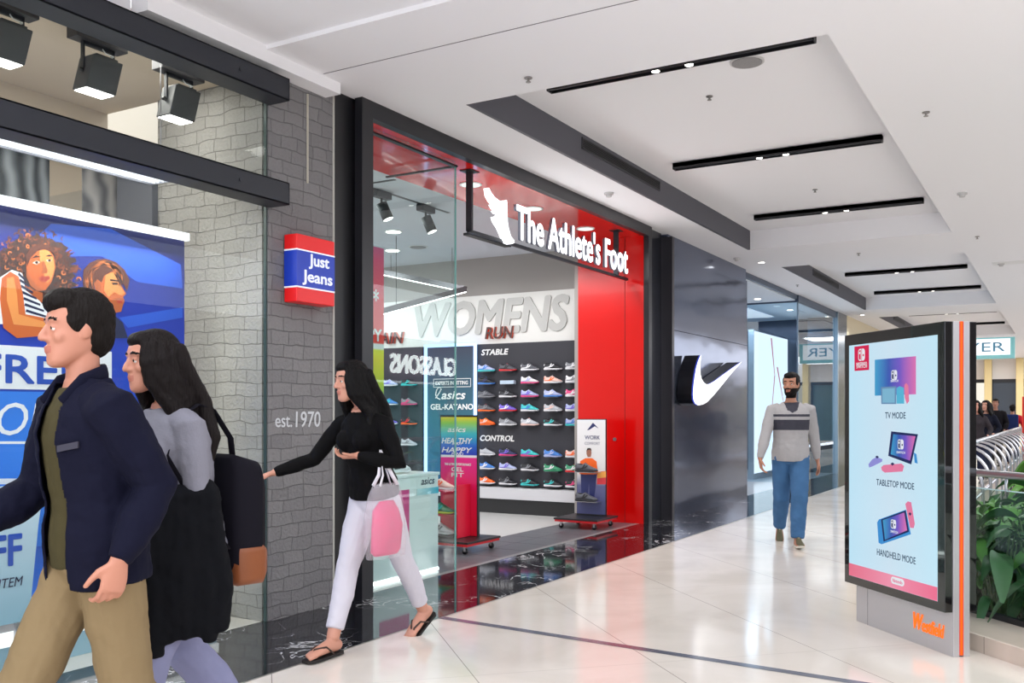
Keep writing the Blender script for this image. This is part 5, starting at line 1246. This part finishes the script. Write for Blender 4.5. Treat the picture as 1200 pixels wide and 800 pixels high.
def long_hair(g, m, length, side=1, back=.0, fwd=.03, width=1.0):
    b = MB(); k = g['k']; c, M = g['hc'], g['M']; P = lambda x, y, z: c+M @ (V((x,y,z))*k)
    b.ell(P(-.022,0,.042), .098*k, .086*k, .092*k, 20,14, M)
    b.ell(P(.03,0,.088), .056*k, .062*k, .038*k, 16,10, M)
    for s in (1,-1):
        for j, (x, y) in enumerate(((.05,.062),(.025,.078),(-.01,.086),(-.045,.08))):
            q0 = P(x-.01, s*y*.85, .07); q1 = P(x, s*y, .01); q2 = P(x-.01, s*(y+.004), -.07)
            q3 = V((g['nb'].x+fwd-.035*j-back*.5, s*(.085+.012*(3-j))*width*k, g['nb'].z-.02)); q4 = V((g['nb'].x+fwd-.04*j-back, s*(.09+.01*(3-j))*width*k, c.z-length+R_.uniform(-.02,.04)))
            r = .8 if s != side else 1
            b.tube([q0,q1,q2,q3,q3*.5+q4*.5,q4], [.018*k,.024*k,.027*k,.032*r*k,.03*r*k,.012*k], 12, dome=.7)
    for j in range(5):
        y = (j-2)*.036; b.tube([P(-.08,y,.05),P(-.1,y,-.03),V((g['nb'].x-.1-back,y*1.2,g['nb'].z+.02)),V((g['nb'].x-.13-back,y*1.5,g['nb'].z-.12)),V((g['nb'].x-.12-back,y*1.5,c.z-length))], [.03*k,.034*k,.036*k,.034*k,.014*k], 12, dome=.7)
    return fused('hair', b, [m], .0055, 4, None, .006, .03, parent=g['t'])
def sneakers(g, cols, scale=1.0):
    for s in (1,-1):
        FM, FP = g['S'][s]; L = .285*g['k']*scale; o0 = FP(.07,0,.0)
        for n, me in SHOE:
            if n in ('side_stripe','heel_counter'): continue
            o = bpy.data.objects.new('shoe' if n == 'upper' else 'shoe_'+n, me); COL.objects.link(o); o.parent = g['t']; o.scale = (L,L*.95,L)
            o.rotation_euler = FM.to_euler(); o.location = o0
            if n == 'sole': par = o
            o.material_slots[0].link = 'OBJECT'; o.material_slots[0].material = mat('footwear_'+cols[n][0], cols[n][1], .6)
def L2W(p, q):
    c, s = math.cos(p['rz']), math.sin(p['rz']); x, y, z = q
    return V((p['pos'][0]+c*x-s*y, p['pos'][1]+s*x+c*y, z))

# ---- man in the striped grey sweater, walking towards us
P1 = dict(H=1.80, pos=(10.12,2.50,0), rz=math.atan2(-.417,-.91)-.06, skin=('olive',(176,124,100)), beard=True, haircol=(22,18,18), pel=.925,
    label='bearded person in striped grey sweater and blue jeans walking on the cream floor', lean=.03,
    feet={1:(.26,.035,0,.05,-.1), -1:(-.36,-.07,.06,-.1,.55)}, hands={1:(-.1,.29,.87), -1:(.17,-.33,.90)}, elb={1:(-1,.35,0), -1:(-1,-.5,0)},
    hdir={1:(-.1,.22,-1), -1:(.25,.1,-1)}, hyaw=-.5, hpitch=.03, curl={1:.25,-1:.35})
g1 = figure(P1)
kk = g1['k']
def stripes(c):
    if abs(c.y) > .185: return 0
    z = c.z/kk
    if c.x > 0 and abs(c.y) < .05+(z-1.37)*.35 and z > 1.345+abs(c.y)*.55 and z < 1.46: return 1
    if 1.17 < z < 1.275: return 1
    if 1.305 < z < 1.33: return 1
    return 0
top(g1, None, -.065, .024, .97, .98, .012, 'sweater', .016, stripes, [mat('knit_light_grey', (168,166,168), .85, bump=.15, bscale=120), mat('knit_dark_grey', (66,66,76), .85), mat('hem_white', (206,206,210), .8)])
trousers(g1, mat('blue_denim', (66,104,146), .8, var=.3, vscale=7), .97, .014, 1.15, 'jeans')
short_hair(g1, hairm('hair_black_short', (26,22,22)), .008, .004)
sneakers(g1, dict(sole=('white',(214,210,200)), upper=('olive',(88,84,60)), laces=('white',(214,210,200)), collar_shade=('black',(30,30,30))))

# ---- person in black top and white trousers
P2 = dict(H=1.69, pos=(4.47,3.55,0), rz=PI-.12, fem=True, skin=('fair',(200,142,120)), haircol=(20,16,18), bare=True, pel=.915,
    label='person in black long-sleeved top, white cropped trousers and thongs reaching towards the jeans shop', lean=.1, hfwd=.05, hpitch=.12, hyaw=-.3,
    feet={1:(-.43,.0,.045,.05,.5), -1:(.34,.0,0,.08,0)}, hands={1:(.24,.1,1.14), -1:(.4,-.43,1.03)}, elb={1:(-.6,1,-.5), -1:(-.2,-.3,-1)},
    hdir={1:(.75,-.65,-.1), -1:(.55,-.75,-.3)}, hnorm={1:(0,0,1), -1:(0,0,-1)}, hthumb={1:(.4,.6,.4), -1:(1,.4,0)}, curl={1:.5,-1:.2}, twist=.12)
g2 = figure(P2)
top(g2, mat('black_knit', (9,8,10), .85), .01, .012, .97, 1.05, .012, 'long_sleeve_top', .014)
trousers(g2, mat('white_cotton', (206,202,212), .75), .86, .008, 1.0, 'cropped_trousers', .01, .09)
long_hair(g2, hairm('hair_black_long', (18,15,17)), .4, 1, .0, .02, .8)
for s in (1,-1):
    FM, FP = g2['S'][s]; k = g2['k']; so = MB(); rs = []
    for x, w in ((-.075,.02),(-.06,.034),(0,.037),(.08,.042),(.15,.049),(.2,.043),(.225,.025)): rs.append([FP(x,-w,-.012),FP(x,w,-.012),FP(x,w,.004),FP(x,-w,.004)])
    so.rings(rs); sd = part('thong_sole', so, mat('thong_black', (24,20,20), .6), g2['t'])
    stp = MB()
    for q in (1,-1): stp.tube([FP(.165,.012*s,.012), FP(.15,.012*s+q*.012,.052), FP(.09,q*.036,.058), FP(.03,q*.04,.008)], [.005,.006,.006,.005], 8, dome=.5)
    part('thong_strap', stp, mat('thong_brown', (58,38,30), .5), g2['t'], True)
# carrier bag from the bent arm
el, wr = g2['el'][1], g2['wr'][1]
bc = L2W(P2, tuple(el*.55+wr*.45)); 
bg = thing('carrier_bag', (bc.x+.02,bc.y-.02,.56), 'white translucent carrier bag with pink contents hanging from the bent arm', 'bag')
bb = MB(); bx, by = bc.x+.02, bc.y-.02
rs = []
for z, a, c in [(.56,.13,.05),(.565,.15,.07),(.65,.165,.08),(.8,.16,.07),(.92,.14,.05),(.98,.11,.03)]:
    rs.append([V((bx+a*math.cos(q)*(1+.06*math.sin(q*5+z*9)), by+c*math.sin(q)*(1+.1*math.sin(q*4+z*20)), z)) for q in [2*PI*j/28 for j in range(28)]])
bb.rings(rs, cap=False)
plas = mat('bag_plastic', (240,236,244), .35); N, L, b_ = nodes_of(plas); b_.inputs['Alpha'].default_value = .22
bo = part('bag_body', bb, plas, bg, True)
inn = MB(); rs = []
for z, a, c in [(.575,.1,.03),(.6,.125,.045),(.74,.13,.05),(.83,.11,.04),(.88,.06,.02)]:
    rs.append([V((bx+.01+a*math.cos(q)*(1+.08*math.sin(q*3+z*30)), by+c*math.sin(q), z)) for q in [2*PI*j/24 for j in range(24)]])
inn.rings(rs); part('pink_contents', inn, mat('contents_pink', (222,26,110), .5, var=.25, vscale=14), bg, True)
hd = MB()
for o in (-.025,.025): hd.tube([V((bx-.08,by+o,.97)), V((bx-.04,by+o*.6,1.03)), V((bc.x,bc.y,bc.z+.05)), V((bx+.04,by+o*.6,1.03)), V((bx+.08,by+o,.97))], [(.012,.004)]*5, 8)
part('handles', hd, mat('bag_handle_white', (232,228,236), .4), bg, True)

# ---- couple at the left edge
P3 = dict(H=1.76, pos=(2.0,2.74,0), rz=PI-.22, skin=('rosy',(186,126,104)), haircol=(34,24,20), pel=.93,
    label='person in open navy jacket and khaki trousers striding past the blue banner', lean=.04, hyaw=-.12, hpitch=.05, hfwd=-.01,
    feet={1:(-.3,.08,.03,.0,.3), -1:(.36,-.08,0,0,0)}, hands={1:(.04,.25,.93), -1:(.3,-.22,1.0)}, elb={1:(-1,.02,0), -1:(-1,-.5,-.2)},
    hdir={1:(.2,-.1,-1), -1:(.5,.2,-.6)}, curl={1:.5,-1:.4})
g3 = figure(P3)
navy = mat('navy_wool', (13,14,34), .85, bump=.1, bscale=150); olive = mat('olive_jersey', (66,60,38), .85)
top(g3, olive, -.04, .012, .12, 1.05, .01, 't_shirt', .012)
tk_ = top(g3, navy, -.1, .03, .99, 1.2, .012, 'jacket', .02, None, [navy], .02)
# open the jacket down the front
bmj = bmesh.new(); bmj.from_mesh(tk_.data)
kill = [f for f in bmj.faces if f.calc_center_median().x > .0 and abs(f.calc_center_median().y-.02) < .062+.02*max(0,(1.45-f.calc_center_median().z)) and f.calc_center_median().x > .03 or (f.normal.z < -.6 and f.calc_center_median().z < .88 and abs(f.calc_center_median().y) < .19)]
bmesh.ops.delete(bmj, geom=kill, context='FACES'); bmj.to_mesh(tk_.data); bmj.free()
so_ = tk_.modifiers.new('cloth_thickness', 'SOLIDIFY'); so_.thickness = .006; so_.offset = -1
cl = MB(); k = g3['k']; nb = g3['nb']
cpth = [nb+V((.10,s*.05,-.05)) if False else None for s in (1,)]
cl.tube([nb+V((.085,.075,-.06)), nb+V((.03,.085,.01)), nb+V((-.05,.05,.04)), nb+V((-.07,0,.045)), nb+V((-.05,-.05,.04)), nb+V((.03,-.085,.01)), nb+V((.085,-.075,-.06))], [(.03,.012)]*7, 12, lat=V((0,0,1)), dome=.4)
part('jacket_collar', cl, navy, g3['t'], True)
pk_ = MB(); pk_.obox(g3['at'](.34)+V((.118,.135,0)), (-.75,1,.25), (1,.75,0), (0,0,1), .035,.004,.01); part('chest_pocket_flap', pk_, mat('navy_trim', (44,42,58), .7), g3['t'])
trousers(g3, mat('khaki_twill', (130,111,82), .85, bump=.1, bscale=100), .97, .014, 1.15, 'trousers', .016)
short_hair(g3, hairm('hair_dark_brown', (26,18,15)), .012, .008, .012)
sneakers(g3, dict(sole=('white',(214,210,200)), upper=('black',(40,40,42)), laces=('white',(214,210,200)), collar_shade=('black',(30,30,30))))

P4 = dict(H=1.69, pos=(2.54,2.96,0), rz=PI-.2, fem=True, skin=('warm',(190,130,108)), haircol=(20,16,16), pel=.925,
    label='person in grey sweater with long dark hair and a black coat over the arm', lean=.06, hyaw=-.1, hpitch=.1, hfwd=.03,
    feet={1:(.32,.07,0,0,0), -1:(-.3,-.07,.04,0,.4)}, hands={1:(.27,.1,1.02), -1:(.2,-.2,1.02)}, elb={1:(-1,.35,-.6), -1:(-.8,-.5,-.4)},
    hdir={1:(.8,-.4,.0), -1:(.9,.2,-.2)}, hnorm={1:(0,-.5,.8)}, hthumb={1:(.3,.3,1)}, curl={1:.5,-1:.5})
g4 = figure(P4)
top(g4, mat('grey_knit', (128,127,138), .9, bump=.2, bscale=110), -.07, .022, .96, 1.2, .02, 'sweater', .018)
trousers(g4, mat('pale_denim', (134,136,168), .85, var=.1), .97, .012, 1.2, 'jeans', .012)
long_hair(g4, hairm('hair_dark_long', (30,22,22)), .38, 1, .0, .02, .8)
sneakers(g4, dict(sole=('white',(214,210,200)), upper=('black',(40,40,42)), laces=('black',(30,30,30)), collar_shade=('black',(30,30,30))))
# black coat over the forearm
el, wr = g4['el'][1], g4['wr'][1]
ct_ = MB()
for j in range(7):
    q = j/6; c0 = el*(1-q)*1.0+wr*q; c0 = L2W(P4, tuple(el+(wr-el)*(-.12+q*.95)))
    for sd, drop in ((1,.5),(-1,.4)):
        ax = V((0,sd,0)); oo = .028*sd
        ct_.tube([c0+V((0,-oo*.2,.05)), c0+V((0,-oo*1.4,.02)), c0+V((R_.uniform(-.01,.01),-oo*1.9,-.15)), c0+V((R_.uniform(-.02,.02)+.02,-oo*2.2,-.32)), c0+V((.03,-oo*1.8,-drop+R_.uniform(-.04,.03)))], [(.03,.02),(.036,.024),(.04,.026),(.042,.028),(.036,.02)], 12, lat=V((1,0,0)), dome=.4)
co = fused('black_coat', ct_, [mat('coat_black', (11,12,17), .9, bump=.15, bscale=60)], .0075, 3, None, .018, .06)
tag(co, 'black coat draped over the left forearm of the person in the grey sweater', 'coat')
# backpack
bpk = thing('backpack', tuple(L2W(P4,(-.24,.03,.72))), 'dark backpack with tan leather bottom worn by the person in the grey sweater', 'backpack')
def bp_ring(x, z0, z1, w, r=.05):
    pts = []
    for (cy_, cz_), a0 in (((w-r, z1-r), 0), ((-w+r, z1-r), 90), ((-w+r, z0+r), 180), ((w-r, z0+r), 270)):
        for q in range(5): a = math.radians(a0+22.5*q); pts.append(L2W(P4, (x, .02+cy_+r*math.cos(a), cz_+r*math.sin(a))))
    return pts
bk = MB(); bk.rings([bp_ring(-.13,.76,1.2,.12), bp_ring(-.145,.74,1.22,.145), bp_ring(-.245,.74,1.19,.15), bp_ring(-.28,.77,1.13,.12)])
part('bag_body', bk, mat('backpack_black', (18,16,25), .85), bpk, True)
bt = MB(); bt.rings([bp_ring(-.134,.72,.86,.125,.03), bp_ring(-.149,.705,.865,.152,.03), bp_ring(-.252,.705,.865,.157,.03), bp_ring(-.285,.73,.85,.125,.03)])
part('leather_bottom', bt, mat('tan_leather', (128,68,30), .5, bump=.1), bpk, True)
fpk = MB(); fpk.rings([bp_ring(-.272,.88,1.06,.1,.03), bp_ring(-.3,.89,1.05,.09,.03)]); part('front_pocket', fpk, mat('backpack_black', (18,16,25), .85), bpk, True)
stp = MB()
for s in (1,-1):
    sh = g4['sh'][s]; q = [(-.17,s*.09,1.14),(-.15,s*.095,sh.z-.06),(-.07,s*.1,sh.z+.05),(.0,s*.105,sh.z+.07),(.1,s*.115,sh.z+.01),(.135,s*.12,sh.z-.12),(.06,s*.17,sh.z-.28),(-.1,s*.155,.86)]
    stp.tube([L2W(P4,x) for x in q], [(.022,.005)]*8, 10, lat=L2W(P4,(0,1,0))-L2W(P4,(0,0,0)))
part('shoulder_straps', stp, mat('backpack_black', (18,16,25), .85), bpk, True)

# ---- people far away behind the railing
far = [((20.6,1.5,0),1.62,True,(60,54,58),(36,38,60),'distant person with long dark hair leaning at the railing nearest the kiosk edge',PI,(214,150,130)),
       ((21.3,1.85,0),1.70,False,(30,36,66),(40,40,52),'distant person in dark blue jacket standing in the group at the railing',PI*.8,(190,136,116)),
       ((22.3,1.42,0),1.64,True,(24,26,40),(50,54,70),'distant person in black top with long hair in the middle of the railing group',PI*.9,(206,150,128)),
       ((27.5,1.55,0),1.74,False,(24,22,26),(60,58,60),'distant person in black walking beyond the railing group',PI,(170,120,100)),
       ((28.3,1.2,0),1.6,False,(196,40,50),(30,34,60),'distant person in red top with a blue backpack, farthest to the right',0,(170,120,100))]
for i, (pos, H, fem, c1, c2, lb, rz, sk) in enumerate(far):
    P_ = dict(H=H, pos=pos, rz=rz, fem=fem, skin=('far%d' % i, sk), voxel=.012, label=lb, feet={1:(.12,.09,0,0,0), -1:(-.1,-.09,0,0,0)}, hands={1:(.2,.22,.95), -1:(.05,-.26,.86)}, group='people at the far railing')
    g = figure(P_)
    top(g, mat('far_top_%d' % i, c1, .85), -.06, .02, 1, 1.15, .015, 'jacket', .01); trousers(g, mat('far_trousers_%d' % i, c2, .85), .97)
    (long_hair(g, hairm('hair_far', (28,22,22)), .36) if fem else short_hair(g, hairm('hair_far', (28,22,22))))
    sneakers(g, dict(sole=('white',(214,210,200)), upper=('black',(40,40,42)), laces=('black',(30,30,30)), collar_shade=('black',(30,30,30))))
    if i == 4:
        q = MB().box(pos[0]-.32,pos[0]-.17,pos[1]-.15,pos[1]+.15,.95,1.35); solo('blue_backpack', q, mat('backpack_navy', (30,44,90), .8), 'small blue backpack on the distant person in red', 'backpack', bevel=.04)
